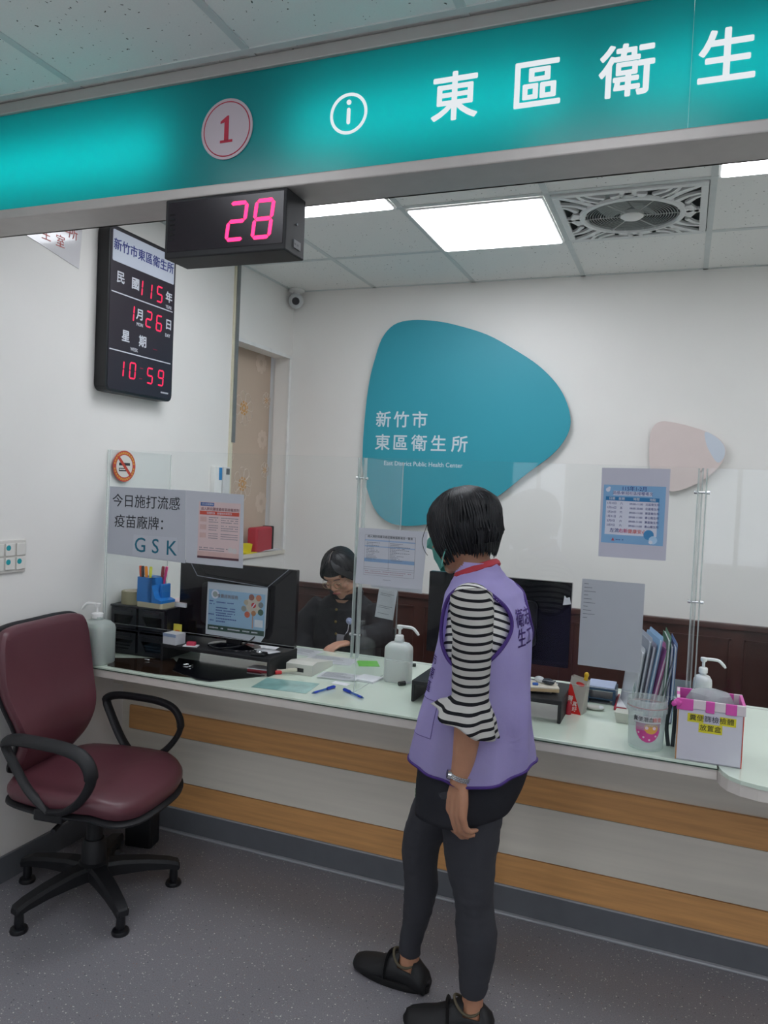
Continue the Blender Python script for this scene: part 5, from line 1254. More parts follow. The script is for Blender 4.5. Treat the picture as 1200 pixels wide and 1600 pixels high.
def strands(q, M, center, R, n, zlow, seed, rad=.006, front=None, jitter=.006, part_=0.0, curl_in=.012, skip=None):
    """locks falling from the crown over an ellipsoid; local head space, face is -y"""
    rr = random.Random(seed)
    for k in range(n):
        a = 2*PI*(k+rr.random()*.6)/n
        if skip and skip(a): continue
        zl = zlow(a) + rr.uniform(-jitter, jitter)*1.5
        pts = []
        steps = 11
        for i in range(steps):
            t_ = i/(steps-1)
            ph = .12 + t_*1.0*PI*.62     # polar angle from crown
            x = math.sin(min(ph, PI/2)) * math.cos(a)*R[0]; y = math.sin(min(ph, PI/2))*math.sin(a)*R[1]
            z = math.cos(ph)*R[2] if ph < PI/2 else None
            if z is None:
                f = (ph-PI/2)/(.12+PI*.62-PI/2); z = lerp(0, zl-center[2], f)
                x *= 1+.04*math.sin(f*PI)-curl_in/R[0]*f*f; y *= 1+.04*math.sin(f*PI)-curl_in/R[1]*f*f
            p = Vector(center)+Vector((x, y, z)); p += Vector((noise.noise(p*30+Vector((seed, 0, 0))), noise.noise(p*30+Vector((0, seed, 9))), 0))*jitter*t_
            pts.append(M @ p)
        tube(q, pts, [rad*.5]+[rad*(1+.1*math.sin(k))]*(steps-4)+[rad*.85, rad*.6, rad*.25], 6)

# ---------------------------------------------------------------- standing woman
wm_ = thing('person', 'standing woman seen from behind in lilac vest, striped flared-sleeve top and dark leggings', 'person', (-.53, 2.12, 0))
tq = .17
Fw, Lf = Vector((-math.cos(tq), math.sin(tq), 0)), Vector((-math.sin(tq), -math.cos(tq), 0))
# torso table: z, centre x, centre y, half depth, half width
TOR = [(.74, -.515, 2.115, .130, .190), (.80, -.515, 2.11, .128, .182), (.90, -.512, 2.105, .118, .168), (1.0, -.505, 2.10, .108, .158), (1.08, -.498, 2.095, .102, .158), (1.15, -.492, 2.09, .098, .160), (1.21, -.492, 2.085, .092, .158), (1.255, -.500, 2.083, .080, .142), (1.285, -.508, 2.082, .066, .108), (1.305, -.516, 2.082, .056, .075), (1.328, -.523, 2.083, .051, .058), (1.36, -.535, 2.084, .050, .053)]
def tor(z, a, k=0.0, kx=1.0, ex=2.3):
    cx, cy, d_, w_ = interp(TOR, z); c, s = math.cos(a), math.sin(a)
    r_ = (abs(c)**ex+abs(s)**ex)**(-1/ex)
    return Vector((cx, cy, z)) + Fw*(c*r_*(d_*kx+k)) + Lf*(s*r_*(w_*kx+k))
HB = Matrix.Translation((-.580, 2.095, 1.420)) @ Matrix.Rotation(math.radians(-114), 4, 'Z') @ Matrix.Rotation(math.radians(15), 4, 'X')
# face direction: local -y turned to (-.79, .62)
q = BM()
ring_loft(q, [[tor(z, 2*PI*k/28, -.012) for k in range(28)] for z in (.74, .8, .9, 1, 1.08, 1.15, 1.2, 1.24, 1.27, 1.3)])
tube(q, [(-.515, 2.085, 1.26), (-.532, 2.086, 1.32), (-.550, 2.09, 1.37), (-.560, 2.095, 1.41)], [.058, .049, .047, .05], 18)
head_parts(q, HB)
# near (left) arm, far (right) arm
ARM = [(-.505, 1.945, 1.235), (-.490, 1.925, 1.18), (-.487, 1.912, 1.08), (-.482, 1.905, .99), (-.486, 1.908, .93), (-.495, 1.915, .85), (-.504, 1.92, .795), (-.506, 1.92, .770)]
tube(q, ARM, [.048, .043, .038, .037, .037, .031, .026, .026], 16, flat=.92)
hand_parts(q, (-.506, 1.92, .778), (-.06, .0, -1), (.60, .80, 0), (-.80, .60, 0), 1.08, (14, 26, 24), True, 0.0, .0086)
ARM2 = [(-.560, 2.235, 1.235), (-.575, 2.262, 1.15), (-.585, 2.272, 1.0), (-.60, 2.27, .90), (-.625, 2.262, .80)]
tube(q, ARM2, [.048, .042, .036, .034, .024], 16); hand_parts(q, ARM2[-1], (-.15, 0, -1), (.3, -.95, 0), (-.95, -.3, 0), .95, (15, 35, 30))
# legs as skin only near the ankles, thin inside the leggings
NL = [(-.492, 2.065, .80, .088), (-.500, 2.06, .70, .088), (-.503, 2.06, .60, .080), (-.500, 2.062, .50, .068), (-.488, 2.065, .41, .054), (-.484, 2.07, .37, .052), (-.476, 2.075, .30, .056), (-.474, 2.078, .25, .053), (-.476, 2.08, .19, .044), (-.480, 2.083, .12, .035), (-.483, 2.085, .085, .034)]
FL = [(-.54, 2.17, .80, .088), (-.590, 2.175, .68, .084), (-.645, 2.185, .57, .072), (-.682, 2.195, .49, .060), (-.690, 2.195, .445, .055), (-.690, 2.20, .39, .052), (-.685, 2.205, .32, .050), (-.692, 2.205, .25, .044), (-.702, 2.205, .19, .036), (-.712, 2.205, .13, .031), (-.714, 2.205, .10, .031)]
for L_ in (NL, FL): tube(q, [p[:3] for p in L_], [max(p[3]-.008, .025) for p in L_], 18)
def foot(q, ank, toe, sc=1.0, extra=0, sole=False):
    ank, toe = Vector(ank), Vector(toe); d = (toe-ank); d.z = 0; d.normalize(); n_ = Vector((-d.y, d.x, 0)); a0 = Vector((ank.x, ank.y, 0))
    prof = [(-.060, .020, .022, .030), (-.052, .042, .030, .032), (-.02, .062, .034, .034), (.02, .070, .036, .037), (.06, .056, .036, .041), (.10, .040, .032, .045), (.14, .030, .026, .046), (.17, .023, .020, .038), (.185, .018, .014, .022)]
    rings = []
    for s, zt, zc, w_ in prof:
        w_ = (w_+extra); zt = zt+extra*1.1+.012+(.018*math.exp(-((s-.0)/.05)**2) if extra > 0 else 0); ring = []
        for k in range(20):
            a_ = 2*PI*k/20; cc, ss = math.cos(a_), math.sin(a_)
            z = (zt)*(.5+.5*ss) if ss > 0 else (zt)*.5*(1+ss*1.0)
            ex = 2.6; r_ = (abs(cc)**ex+abs(ss)**ex)**(-1/ex)
            ring.append(a0+d*(s*sc+(extra if s > 0 else -extra))+n_*cc*r_*w_*(1-.25*max(0, ss))+Vector((0, 0, max(.0, zt*.5*(1+ss*r_)))))
        rings.append(ring)
    ring_loft(q, rings)
    return a0, d, n_
feet = (((-.480, 2.085, .09), (-.70, 2.045, 0)), ((-.712, 2.205, .10), (-.93, 2.24, 0)))
for a_, b_ in feet: 
    tube(q, [Vector(a_)+Vector((0, 0, .02)), Vector(a_)+Vector((0, 0, -.03)), Vector(a_)+Vector((0, 0, -.06))], [.030, .032, .03], 14)
    foot(q, a_, b_, .93, -.006)
sk = blob(q, .0045, 3); obj('body', sk, SKIN, wm_, smooth=True, angle=180)
# hair: bob cut
q = BM(); ctr = (0, .012, .036)
ell(q, HB @ Vector((0, .016, .040)), (.084, .102, .080), HB.to_3x3().to_4x4(), 28); ell(q, HB @ Vector((0, .030, -.005)), (.080, .084, .068), HB.to_3x3().to_4x4(), 28)
def zl(a):   # a measured so that face is at -90 deg
    front = max(0, -math.sin(a))
    side = abs(math.cos(a))
    return -.066 + .10*max(0, front-.72)/.28 - .014*side*(front > 0) + .004*max(0, math.sin(a))
hq = BM(); rings = []
for z, f in ((.055, 1.0), (.03, 1.045), (-.005, 1.07), (-.035, 1.05), (-.06, .98), (-.078, .88)):
    ring = []
    for k in range(36):
        a_ = math.radians(-50)+math.radians(280)*k/35
        ring.append(HB @ Vector((math.cos(a_)*.079*f, .016+math.sin(a_)*.096*f, z)))
    rings.append(ring)
strands(q, HB, (0, .016, .038), (.088, .107, .084), 130, zl, 3, .0070, curl_in=.024)
strands(q, HB, (0, .018, .040), (.090, .109, .086), 90, lambda a: zl(a)+.022, 8, .0048, jitter=.012, curl_in=.018)
# loose wisps at the nape and cheek
for k in range(26):
    a_ = math.radians(35+110*k/25); p0 = Vector((math.cos(a_)*.072, .018+math.sin(a_)*.088, -.045)); l_ = .026+.016*((k*37) % 7)/7
    tube(q, [HB @ p0, HB @ (p0+Vector((-p0.x*.12, -.006, -l_*.6))), HB @ (p0+Vector((-p0.x*.16, -.012, -l_)))], [.006, .004, .0008], 5)
tube(q, smooth_pts([HB @ Vector(p) for p in ((.066, -.055, .05), (.078, -.080, .0), (.074, -.085, -.03), (.070, -.078, -.05))], 4), .0009, 4)
obj('hair', q, HAIR, wm_, smooth=True)
q = BM(); rr = random.Random(4)
for k in range(46):
    a_ = rr.uniform(-.4, 2.6); pts = []
    for i in range(7):
        ph = .15+i*.17; R_ = (.0925, .1125, .0895)
        pts.append(HB @ (Vector((0, .018, .040))+Vector((math.sin(ph)*math.cos(a_+.02*i)*R_[0], math.sin(ph)*math.sin(a_+.02*i)*R_[1], math.cos(ph)*R_[2]))))
    tube(q, pts, .0005, 4)
obj('grey_hair_strands', q, mat('grey_hair', '#6f7176', .5), wm_)
# face mask
q = BM(); n1, n2 = 18, 10; V = []
for j in range(n2+1):
    row = []
    for i in range(n1+1):
        u, v = i/n1*2-1, j/n2
        a_ = u*1.18
        z = lerp(-.098, -.006, v) + .012*u*u
        R_ = lerp(.066, .078, v) + .010*math.sin(v*PI)*(1-u*u) + (.016*(1-u*u)*(v > .75))
        row.append(q.verts.new(HB @ Vector((math.sin(a_)*R_*.93, -math.cos(a_)*R_*1.16-.006-.004*math.cos(v*PI*5)*.4*(1-u*u), z))))
    V.append(row)
for j in range(n2):
    for i in range(n1): q.faces.new((V[j][i], V[j][i+1], V[j+1][i+1], V[j+1][i]))
bmesh.ops.solidify(q, geom=q.faces[:], thickness=.0015)
for s in (1, -1):
    for z0, z1 in ((-.012, .006), (-.085, -.03)):
        tube(q, smooth_pts([HB @ Vector(p) for p in ((s*.066, -.035, z0), (s*.076, -.012, (z0+z1)/2), (s*.078, .014, z1))], 4), .0016, 5)
obj('face_mask', q, mat('mask_teal', '#6fc0b4', .7, var=.03), wm_, smooth=True)

# striped top
m, t, b = nt('striped_jersey'); tc = t.nodes.new('ShaderNodeTexCoord'); sp = t.nodes.new('ShaderNodeSeparateXYZ'); t.links.new(tc.outputs['Object'], sp.inputs[0])
nn = t.nodes.new('ShaderNodeTexNoise'); nn.inputs['Scale'].default_value = 6; t.links.new(tc.outputs['Object'], nn.inputs['Vector'])
def mth(op, a, b_=None, c=None):
    n_ = t.nodes.new('ShaderNodeMath'); n_.operation = op
    for i, v in enumerate((a, b_, c)):
        if v is None: continue
        if isinstance(v, (int, float)): n_.inputs[i].default_value = v
        else: t.links.new(v, n_.inputs[i])
    return n_.outputs[0]
# stripes droop gently around the arm: coordinate stored per vertex
at = t.nodes.new('ShaderNodeAttribute'); at.attribute_name = 'stripe'
z_ = mth('ADD', at.outputs['Fac'], mth('MULTIPLY', mth('SUBTRACT', nn.outputs['Fac'], .5), .006))
fr_ = mth('FRACT', mth('DIVIDE', z_, .0213)); st = mth('LESS_THAN', fr_, .36)
mx = t.nodes.new('ShaderNodeMix'); mx.data_type = 'RGBA'; mx.inputs['A'].default_value = srgb('#dddcd8'); mx.inputs['B'].default_value = srgb('#15161f')
t.links.new(st, mx.inputs['Factor']); t.links.new(mx.outputs['Result'], b.inputs['Base Color']); b.inputs['Roughness'].default_value = .85
STRIPE = m
def stripe_attr(o, fn):
    a = o.data.attributes.new('stripe', 'FLOAT', 'POINT'); M_ = wm(o)
    for i, v in enumerate(o.data.vertices): a.data[i].value = fn(M_ @ v.co)
q = BM(); ring_loft(q, [[tor(z, 2*PI*k/48, -.002) for k in range(48)] for z in (.9, .95, 1.0, 1.05, 1.1, 1.15, 1.19, 1.22, 1.245, 1.27, 1.29, 1.31)], cap=False)
o = obj('shirt_body', q, STRIPE, wm_, smooth=True, angle=180)
def fs(p): 
    l_ = (p-Vector((-.5, 2.09, 0))).dot(Lf); return p.z + .55*max(0, p.z-1.19)*0 + .35*max(0, .20-abs(l_)) 
stripe_attr(o, fs)
def sleeve(path, side, hem):
    q = BM(); P = [Vector(p) for p in path]; rings = []; S = []
    fr = frames(smooth_pts([p for p in P], 5)); n = len(fr)
    for i, (p, t_, n_, b_) in enumerate(fr):
        u = i/(n-1); r_ = interp(((0, .060), (.12, .062), (.3, .056), (.6, .052), (.70, .0505), (.78, .060), (.90, .082), (1.0, .094)), u)[0]
        ring = []
        for k in range(64):
            a_ = 2*PI*k/64; w_ = 0
            if u > .70: w_ = (u-.70)/.30*(.0085*math.sin(a_*7+1)+.005*math.sin(a_*3+.5))
            else: w_ = .0016*math.sin(a_*3+u*14)*noise.noise(Vector((a_, u*6, side)))*2
            zz = -(hem*max(0, u-.72)/.28)*.0
            c_ = p + n_*math.cos(a_)*(r_+w_) + b_*math.sin(a_)*(r_+w_)*.93
            if u > .72: c_.z += (u-.72)/.28*(.022*((c_.x-p.x)*-8) + .006*math.sin(a_*5))
            ring.append(c_)
        rings.append(ring)
    ring_loft(q, rings, cap=False)
    return q
SLV = [(-.508, 1.960, 1.262), (-.497, 1.938, 1.215), (-.489, 1.922, 1.15), (-.487, 1.914, 1.08), (-.484, 1.908, 1.02), (-.486, 1.905, .985), (-.494, 1.902, .945)]
q = sleeve(SLV, 1, 1); bmesh.ops.solidify(q, geom=q.faces[:], thickness=.0016)
ell(q, (-.510, 1.972, 1.245), (.058, .050, .052)) 
o = obj('sleeve', q, STRIPE, wm_, smooth=True, angle=180)
def fs2(p):
    dx = p.x+.49
    return p.z - 1.2*dx*dx + .9*max(0, p.y-1.935)*min(1, max(0, p.z-1.2)*30)
stripe_attr(o, fs2)
SLV2 = [(-.555, 2.215, 1.262), (-.570, 2.243, 1.215), (-.580, 2.262, 1.13), (-.585, 2.27, 1.05), (-.588, 2.272, 1.0), (-.592, 2.272, .98), (-.598, 2.272, .95)]
q = sleeve(SLV2, -1, 1); bmesh.ops.solidify(q, geom=q.faces[:], thickness=.0016); ell(q, (-.548, 2.20, 1.245), (.058, .050, .052)); o = obj('sleeve', q, STRIPE, wm_, smooth=True, angle=180); stripe_attr(o, fs2)
# collar of the inner red shirt
q = BM(); 
P = [tor(1.322-.024*math.cos(2*PI*k/40), 2*PI*k/40, .004) for k in range(41)]; tube(q, P, .0075, 8, flatn=1.5); obj('red_collar', q, mat('red_collar', '#a32a38', .75), wm_, smooth=True)

# lilac vest
m, t, b = nt('lilac_cotton'); VEST = m; tc = t.nodes.new('ShaderNodeTexCoord'); n_ = t.nodes.new('ShaderNodeTexNoise'); n_.inputs['Scale'].default_value = 5; n_.inputs['Detail'].default_value = 5
t.links.new(tc.outputs['Object'], n_.inputs['Vector']); r = t.nodes.new('ShaderNodeValToRGB'); r.color_ramp.elements[0].color = srgb('#bdb2e6'); r.color_ramp.elements[1].color = srgb('#cbc1f0'); r.color_ramp.elements[0].position = .3; r.color_ramp.elements[1].position = .7
t.links.new(n_.outputs['Fac'], r.inputs[0]); t.links.new(r.outputs[0], b.inputs['Base Color']); b.inputs['Roughness'].default_value = .75
bp_ = t.nodes.new('ShaderNodeBump'); bp_.inputs['Strength'].default_value = .25; bp_.inputs['Distance'].default_value = .004; n3 = t.nodes.new('ShaderNodeTexNoise'); n3.inputs['Scale'].default_value = 22; n3.inputs['Detail'].default_value = 3; n3.inputs['Distortion'].default_value = 1.2
t.links.new(tc.outputs['Object'], n3.inputs['Vector']); t.links.new(n3.outputs['Fac'], bp_.inputs['Height']); t.links.new(bp_.outputs[0], b.inputs['Normal'])
PUR = mat('purple_binding', '#3d2170', .7)
VT = [(.775, 1.17, 1.05), (.86, 1.16, 1.06), (.95, 1.14, 1.06), (1.05, 1.12, 1.05), (1.15, 1.10, 1.05), (1.22, 1.09, 1.05), (1.27, 1.08, 1.06), (1.30, 1.07, 1.07), (1.345, 1.06, 1.08)]
def vest_pt(z, a):
    kd, kw = interp(VT, z); cx, cy, d_, w_ = interp(TOR, z); c, s = math.cos(a), math.sin(a); ex = 2.4
    # wider A-shape towards the hem
    k = max(0, 1.05-z); d2 = d_*kd + .004 + .02*k; w2 = w_*kw + .004 + .02*k
    r_ = (abs(c)**ex+abs(s)**ex)**(-1/ex)
    fold = .006*math.sin(a*5+z*5)*min(1, max(0, (1.15-z)*4)) + .004*math.sin(a*11-z*8)*min(1, max(0, (1.05-z)*4))
    fold += .006*noise.noise(Vector((math.cos(a)*2, math.sin(a)*2, z*7)))
    p = Vector((cx, cy, z)) + Fw*(c*r_*(d2+fold)) + Lf*(s*r_*(w2+fold))
    # front hem hangs lower-forward
    return p
def hemz(a): return .800 - .022*abs(math.sin(a)) + .012*math.cos(a*1.0+.4)
NA, NZ = 160, 110
AH = {1: (-.016, 1.180, .086, .108), -1: (-.016, 1.180, .086, .108)}  # centre forward, z, half width, half height
def fcoord(p):
    cx, cy, *_ = interp(TOR, p.z); r_ = p-Vector((cx, cy, p.z)); return r_.dot(Fw), r_.dot(Lf)
def inah(p):
    f, l = fcoord(p); s = 1 if l > 0 else -1
    if abs(l) < .06: return None
    c0, z0, rw, rh = AH[s]
    return ((f-c0+.12*(p.z-z0)*0)/rw)**2+((p.z-z0)/rh)**2
q = BM(); V = []
for j in range(NZ+1):
    v_ = j/NZ; row = []
    for i in range(NA):
        a_ = 2*PI*i/NA; z = lerp(hemz(a_), 1.345, v_); row.append(q.verts.new(vest_pt(z, a_)))
    V.append(row)
for j in range(NZ):
    for i in range(NA):
        ps = (V[j][i], V[j][(i+1) % NA], V[j+1][(i+1) % NA], V[j+1][i]); c = sum((p.co for p in ps), Vector())/4
        if c.z > 1.3 and (c-Vector((-.52, 2.082, c.z))).dot(Fw) > .02 - (1.345-c.z)*.0 + max(0, 1.34-c.z)*1.2: continue      # V neck at the front
        e = inah(c)
        if e is not None and e < 1: continue
        q.faces.new(ps)
for v in [v for v in q.verts if not v.link_faces]: q.verts.remove(v)
# snap the armhole rim to a clean ellipse
for v in q.verts:
    e = inah(v.co)
    if e is not None and v.is_boundary and e < 1.35 and v.co.z > 1.0 and v.co.z < 1.31:
        f, l = fcoord(v.co); s = 1 if l > 0 else -1; c0, z0, rw, rh = AH[s]; k = 1/math.sqrt(e)
        nf, nz = c0+(f-c0)*k, z0+(v.co.z-z0)*k; v.co += Fw*(nf-f); v.co.z = nz
rims = []
bmesh.ops.solidify(q, geom=q.faces[:], thickness=.0022)
vest_o = obj('vest', q, VEST, wm_, smooth=True, angle=60)
bv = BM(); bv.from_mesh(vest_o.data); bv.transform(wm(vest_o)); tree = BVHTree.FromBMesh(bv)
for s in (1, -1):
    q = BM(); c0, z0, rw, rh = AH[s]; P = []
    for k in range(73):
        a_ = 2*PI*k/72; f, z = c0+rw*math.cos(a_), z0+rh*math.sin(a_); cx, cy, d_, w_ = interp(TOR, z)
        kd, kw = interp(VT, z); d2, w2 = d_*kd+.004, w_*kw+.004; l = w2*max(.0, 1-min(1, abs(f)/d2)**2.4)**(1/2.4)
        pt = Vector((cx, cy, z))+Fw*f+Lf*(s*l); hit = tree.find_nearest(pt); pt = hit[0] if hit[0] and (hit[0]-pt).length < .02 else pt; P.append(pt)
    for _ in range(3): P = [P[0]]+[(P[k-1]+P[k]*2+P[k+1])/4 for k in range(1, len(P)-1)]+[P[-1]]
    tube(q, P, .0052, 8); obj('armhole_binding', q, PUR, wm_, smooth=True)
q = BM(); P = [vest_pt(hemz(2*PI*k/120)+.001, 2*PI*k/120) for k in range(121)]; tube(q, P, .0042, 6)
obj('hem_binding', q, PUR, wm_, smooth=True)
# pocket stitched line + lettering, wrapped on the vest
def wrap(q, off=.0016):
    for v in q.verts:
        h = tree.find_nearest(v.co)
        if h[0]:
            c = interp(TOR, v.co.z); out = (h[0]-Vector((c[0], c[1], h[0].z))).normalized()
            n_ = h[1] if h[1].dot(out) > 0 else -h[1]; v.co = h[0]+n_*off
def ontorso(a): 
    """tangent frame on the vest side at angle a"""
    return a
def wraptext(s, z, a, size, rot=0):
    p = vest_pt(z, a); tan = (vest_pt(z, a-.02)-vest_pt(z, a+.02)).normalized(); up = (vest_pt(z+.01, a)-vest_pt(z-.01, a)).normalized()
    nrm = tan.cross(up).normalized()
    cen = Vector((interp(TOR, z)[0], interp(TOR, z)[1], z))
    if nrm.dot(p-cen) < 0: tan = -tan
    M_ = frame(p, tan, up); g = BM(); text(g, s, 0, 0, size, M_ @ Matrix.Rotation(rot, 4, 'Z'), bold=.012); bmesh.ops.subdivide_edges(g, edges=[e for e in g.edges if e.calc_length() > .006], cuts=2); bmesh.ops.triangulate(g, faces=g.faces); wrap(g); return g
parts = [(wraptext(ch, z, a, .034), PUR) for ch, z, a in (('市', 1.075, .80), ('東', 1.037, .80), ('區', .999, .80), ('所', 1.075, .45), ('生', 1.037, .45))]
parts += [(wraptext(ch, z, a, .055), PUR) for ch, z, a in (('衛', 1.20, 3.02), ('生', 1.145, 3.02), ('志', 1.20, 3.34), ('工', 1.145, 3.34))]
g = BM()
shield = [(-.03, .03), (0, .055), (.03, .03), (.032, 0), (.02, -.035), (0, -.055), (-.02, -.035), (-.032, 0)]
p = vest_pt(1.085, 2.62); tan = (vest_pt(1.085, 2.60)-vest_pt(1.085, 2.64)).normalized(); 
for g, mm in parts: obj('vest_character', g, mm, wm_)
q = BM()
for pts in ([(.835+.0*k, .98-.0*k) for k in range(1)],): pass
poc = [(.995-.0, 1.12), (.975, 1.12)]
L1 = [vest_pt(z, 1.18) for z in [.97-.01*k for k in range(11)]]; L2 = [vest_pt(.870-.0*k, 1.18-.06*k) for k in range(12)]
L3 = [vest_pt(.97, 1.18-.06*k) for k in range(12)]
for L_ in (L1, L2, L3): tube(q, [(tree.find_nearest(p)[0]+(p-Vector((-.515, 2.1, p.z))).normalized()*.0006) for p in L_], .0011, 4)
obj('pocket_seam', q, mat('seam_lilac', '#6a5c9c', .8), wm_)

# leggings, overskirt
DK = mat('charcoal_jersey', '#34353b', .9, var=.06, scale=12, bump=.1, bscale=500)
q = BM()
for L_ in (NL, FL):
    LL = [p for p in L_ if p[2] > .095]; tube(q, [p[:3] for p in LL], [p[3]+(.002 if p[2] > .14 else .004) for p in LL], 28)
ring_loft(q, [[tor(z, 2*PI*k/28, .0) for k in range(28)] for z in (.72, .76, .80, .84)])
lg = blob(q, .005, 5, lambda p: .0022*noise.noise(p*18)+.0018*noise.noise(Vector((p.x*20, p.y*20, p.z*60)))); obj('leggings', lg, DK, wm_, smooth=True, angle=180)
q = BM(); rings = []
for z in [.83-.012*k for k in range(17)]:
    u = (.83-z)/.20; ring = []
    for k in range(56):
        a_ = 2*PI*k/56; c, s = math.cos(a_), math.sin(a_); ex = 2.2; r_ = (abs(c)**ex+abs(s)**ex)**(-1/ex)
        cx, cy = lerp(-.515, -.530, u), lerp(2.11, 2.112, u)
        dd, ww = lerp(.136, .128, u)+(.010*math.sin(u*PI)), lerp(.188, .182, u)
        f = .004*math.sin(a_*6+u*3)*u
        p = Vector((cx, cy, z))+Fw*(c*r_*(dd+f)*(1.0 if c > 0 else 1.08-.10*u*u))+Lf*(s*r_*(ww+f)); p.z += .025*max(0, c)*u*0 + (.018*max(0, -c)*u)
        ring.append(p)
    rings.append(ring)
ring_loft(q, rings, cap=False); bmesh.ops.solidify(q, geom=q.faces[:], thickness=.002); obj('overskirt', q, mat('charcoal_skirt', '#3b3c43', .9, var=.05, bump=.1, bscale=500), wm_, smooth=True, angle=180)
# green print on the overskirt
g = BM(); Mg = frame((-.642, 2.012, .70), (.55, -.83, 0), (0, 0, 1)); text(g, 'e', 0.012, 0.0, .045, Mg, bold=.03, d=.001); text(g, 'l', -.02, -.01, .09, Mg, bold=.03, d=.001); 
bs = BM()
sk_o = [o for o in COL.objects if o.name.startswith('overskirt')][0]; bs.from_mesh(sk_o.data); bs.transform(wm(sk_o)); tr2 = BVHTree.FromBMesh(bs)
bmesh.ops.triangulate(g, faces=g.faces)
for v in g.verts:
    h = tr2.find_nearest(v.co); n_ = (h[0]-Vector((-.52, 2.11, h[0].z))).normalized(); v.co = h[0]+n_*.0012
obj('skirt_print', g, mat('green_print', '#3c6a34', .8), wm_)
# shoes
SHO = mat('black_shoe', '#0f1013', .6, var=.08, bump=.2, bscale=300); SOLE = mat('black_sole', '#0b0b0d', .75)
for a_, b_ in feet:
    q = BM(); a0, d, n_ = foot(q, a_, b_, 1.0, .004)
    q2 = BM(); rings = []
    # cut the opening: remove top faces near the ankle
    q.faces.ensure_lookup_table()
    kill = [f for f in q.faces if (f.calc_center_median()-Vector(a_)).xy.length < .036 and f.calc_center_median().z > .055]
    bmesh.ops.delete(q, geom=kill, context='FACES'); bmesh.ops.solidify(q, geom=q.faces[:], thickness=.003)
    sh = obj('shoe', q, SHO, wm_, smooth=True, angle=180)
    q = BM(); P = []
    for k in range(32):
        t_ = 2*PI*k/32; s = .062+.135*math.cos(t_); w_ = (.043+.007*math.cos(t_))*math.sin(t_); P.append(a0+d*s+n_*w_*1.12)
    ring_loft(q, [[p+Vector((0, 0, z)) for p in [a0+d*.062+(p-a0-d*.062)*s_ for p in P]] for z, s_ in ((0.0, .94), (.004, .99), (.016, 1.0), (.022, .98))])
    obj('sole', q, SOLE, sh, smooth=True)
    q = BM(); tube(q, smooth_pts([a0+d*.062+n_*.044+Vector((0, 0, .025)), a0+d*.066+n_*.030+Vector((0, 0, .062)), a0+d*.070+Vector((0, 0, .073)), a0+d*.066-n_*.030+Vector((0, 0, .062)), a0+d*.062-n_*.044+Vector((0, 0, .025))], 5), .017, 8, flatn=.25); obj('strap', q, SHO, sh, smooth=True)
    q = BM(); P = [a0+d*(.012+.040*math.cos(2*PI*k/30))+n_*.034*math.sin(2*PI*k/30)+Vector((0, 0, .092+.008*math.cos(2*PI*k/30)-.020*math.sin(2*PI*k/30)**2)) for k in range(31)]
    tube(q, P, .0042, 7); obj('ankle_padding', q, mat('shoe_lining', '#57503f', .8), sh, smooth=True)
    q = BM(); tube(q, [a0+d*.02+Vector((0, 0, .11)), a0+d*.006+Vector((0, 0, .05)), a0+d*.02+Vector((0, 0, .03))], [.0335, .0355, .035], 16); obj('sock', q, mat('black_sock', '#101115', .9), wm_, smooth=True) if False else q.free()
# wrist watch
q = BM(); wc = Vector((-.503, 1.919, .795)); 
ax = Vector((.22, .05, 1)).normalized(); e1 = ax.orthogonal().normalized(); e2 = ax.cross(e1)
for k in range(26):
    for dz in (-.0045, 0, .0045):
        a_ = 2*PI*(k+(.5 if dz == 0 else 0))/26; p = wc+e1*math.cos(a_)*.0280+e2*math.sin(a_)*.0280+ax*dz
        R_ = Matrix.Translation(p) @ frame((0, 0, 0), (-e1*math.sin(a_)+e2*math.cos(a_)), ax)
        box(q, (-.0031, -.002, -.0016), (.0031, .002, .0016), .0006, M=R_)
wt = obj('wrist_watch', q, CHROME, wm_)
dirw = Vector((-.9, -.42, .16)).normalized(); q = BM(); cyl(q, wc+dirw*.027, wc+dirw*.036, .0135, .0125, 24); obj('watch_case', q, CHROME, wt, smooth=True)
q = BM(); cyl(q, wc+dirw*.0361, wc+dirw*.0366, .0105, seg=24); obj('watch_dial', q, mat('dark_dial', '#14161c', .15), wt)

# ---------------------------------------------------------------- seated clerk
ck_ = thing('person', 'seated clerk with black hair, thin glasses and black jacket looking down behind the counter', 'person', (-1.57, 3.55, 0))
HC = Matrix.Translation((-1.545, 3.40, 1.100)) @ Matrix.Rotation(math.radians(-2), 4, 'Z') @ Matrix.Rotation(math.radians(34), 4, 'X') @ Matrix.Rotation(math.radians(-8), 4, 'Y')
q = BM(); head_parts(q, HC); 
tube(q, [(-1.55, 3.50, .93), (-1.55, 3.47, 1.0), (-1.547, 3.435, 1.06)], [.055, .048, .05], 16)
for c, r_ in (((-1.55, 3.52, .72), (.16, .10, .24)), ((-1.55, 3.53, .52), (.17, .13, .12)), ((-1.55, 3.52, .90), (.15, .075, .06))): ell(q, c, r_)
tube(q, [(-1.40, 3.52, .90), (-1.34, 3.45, .805), (-1.37, 3.36, .80), (-1.43, 3.27, .797)], [.045, .042, .034, .022], 14)
hand_parts(q, (-1.425, 3.275, .797), (-.55, -.75, -.10), (0, -.15, -1), (-.75, .55, 0), .86, (14, 22, 20))
tube(q, [(-1.70, 3.52, .90), (-1.77, 3.48, .74), (-1.72, 3.40, .64), (-1.66, 3.32, .60)], [.045, .042, .034, .022], 14)
hand_parts(q, (-1.665, 3.325, .60), (.4, -.85, -.05), (0, -.1, -1), (.85, .4, 0), .86, (14, 22, 20))
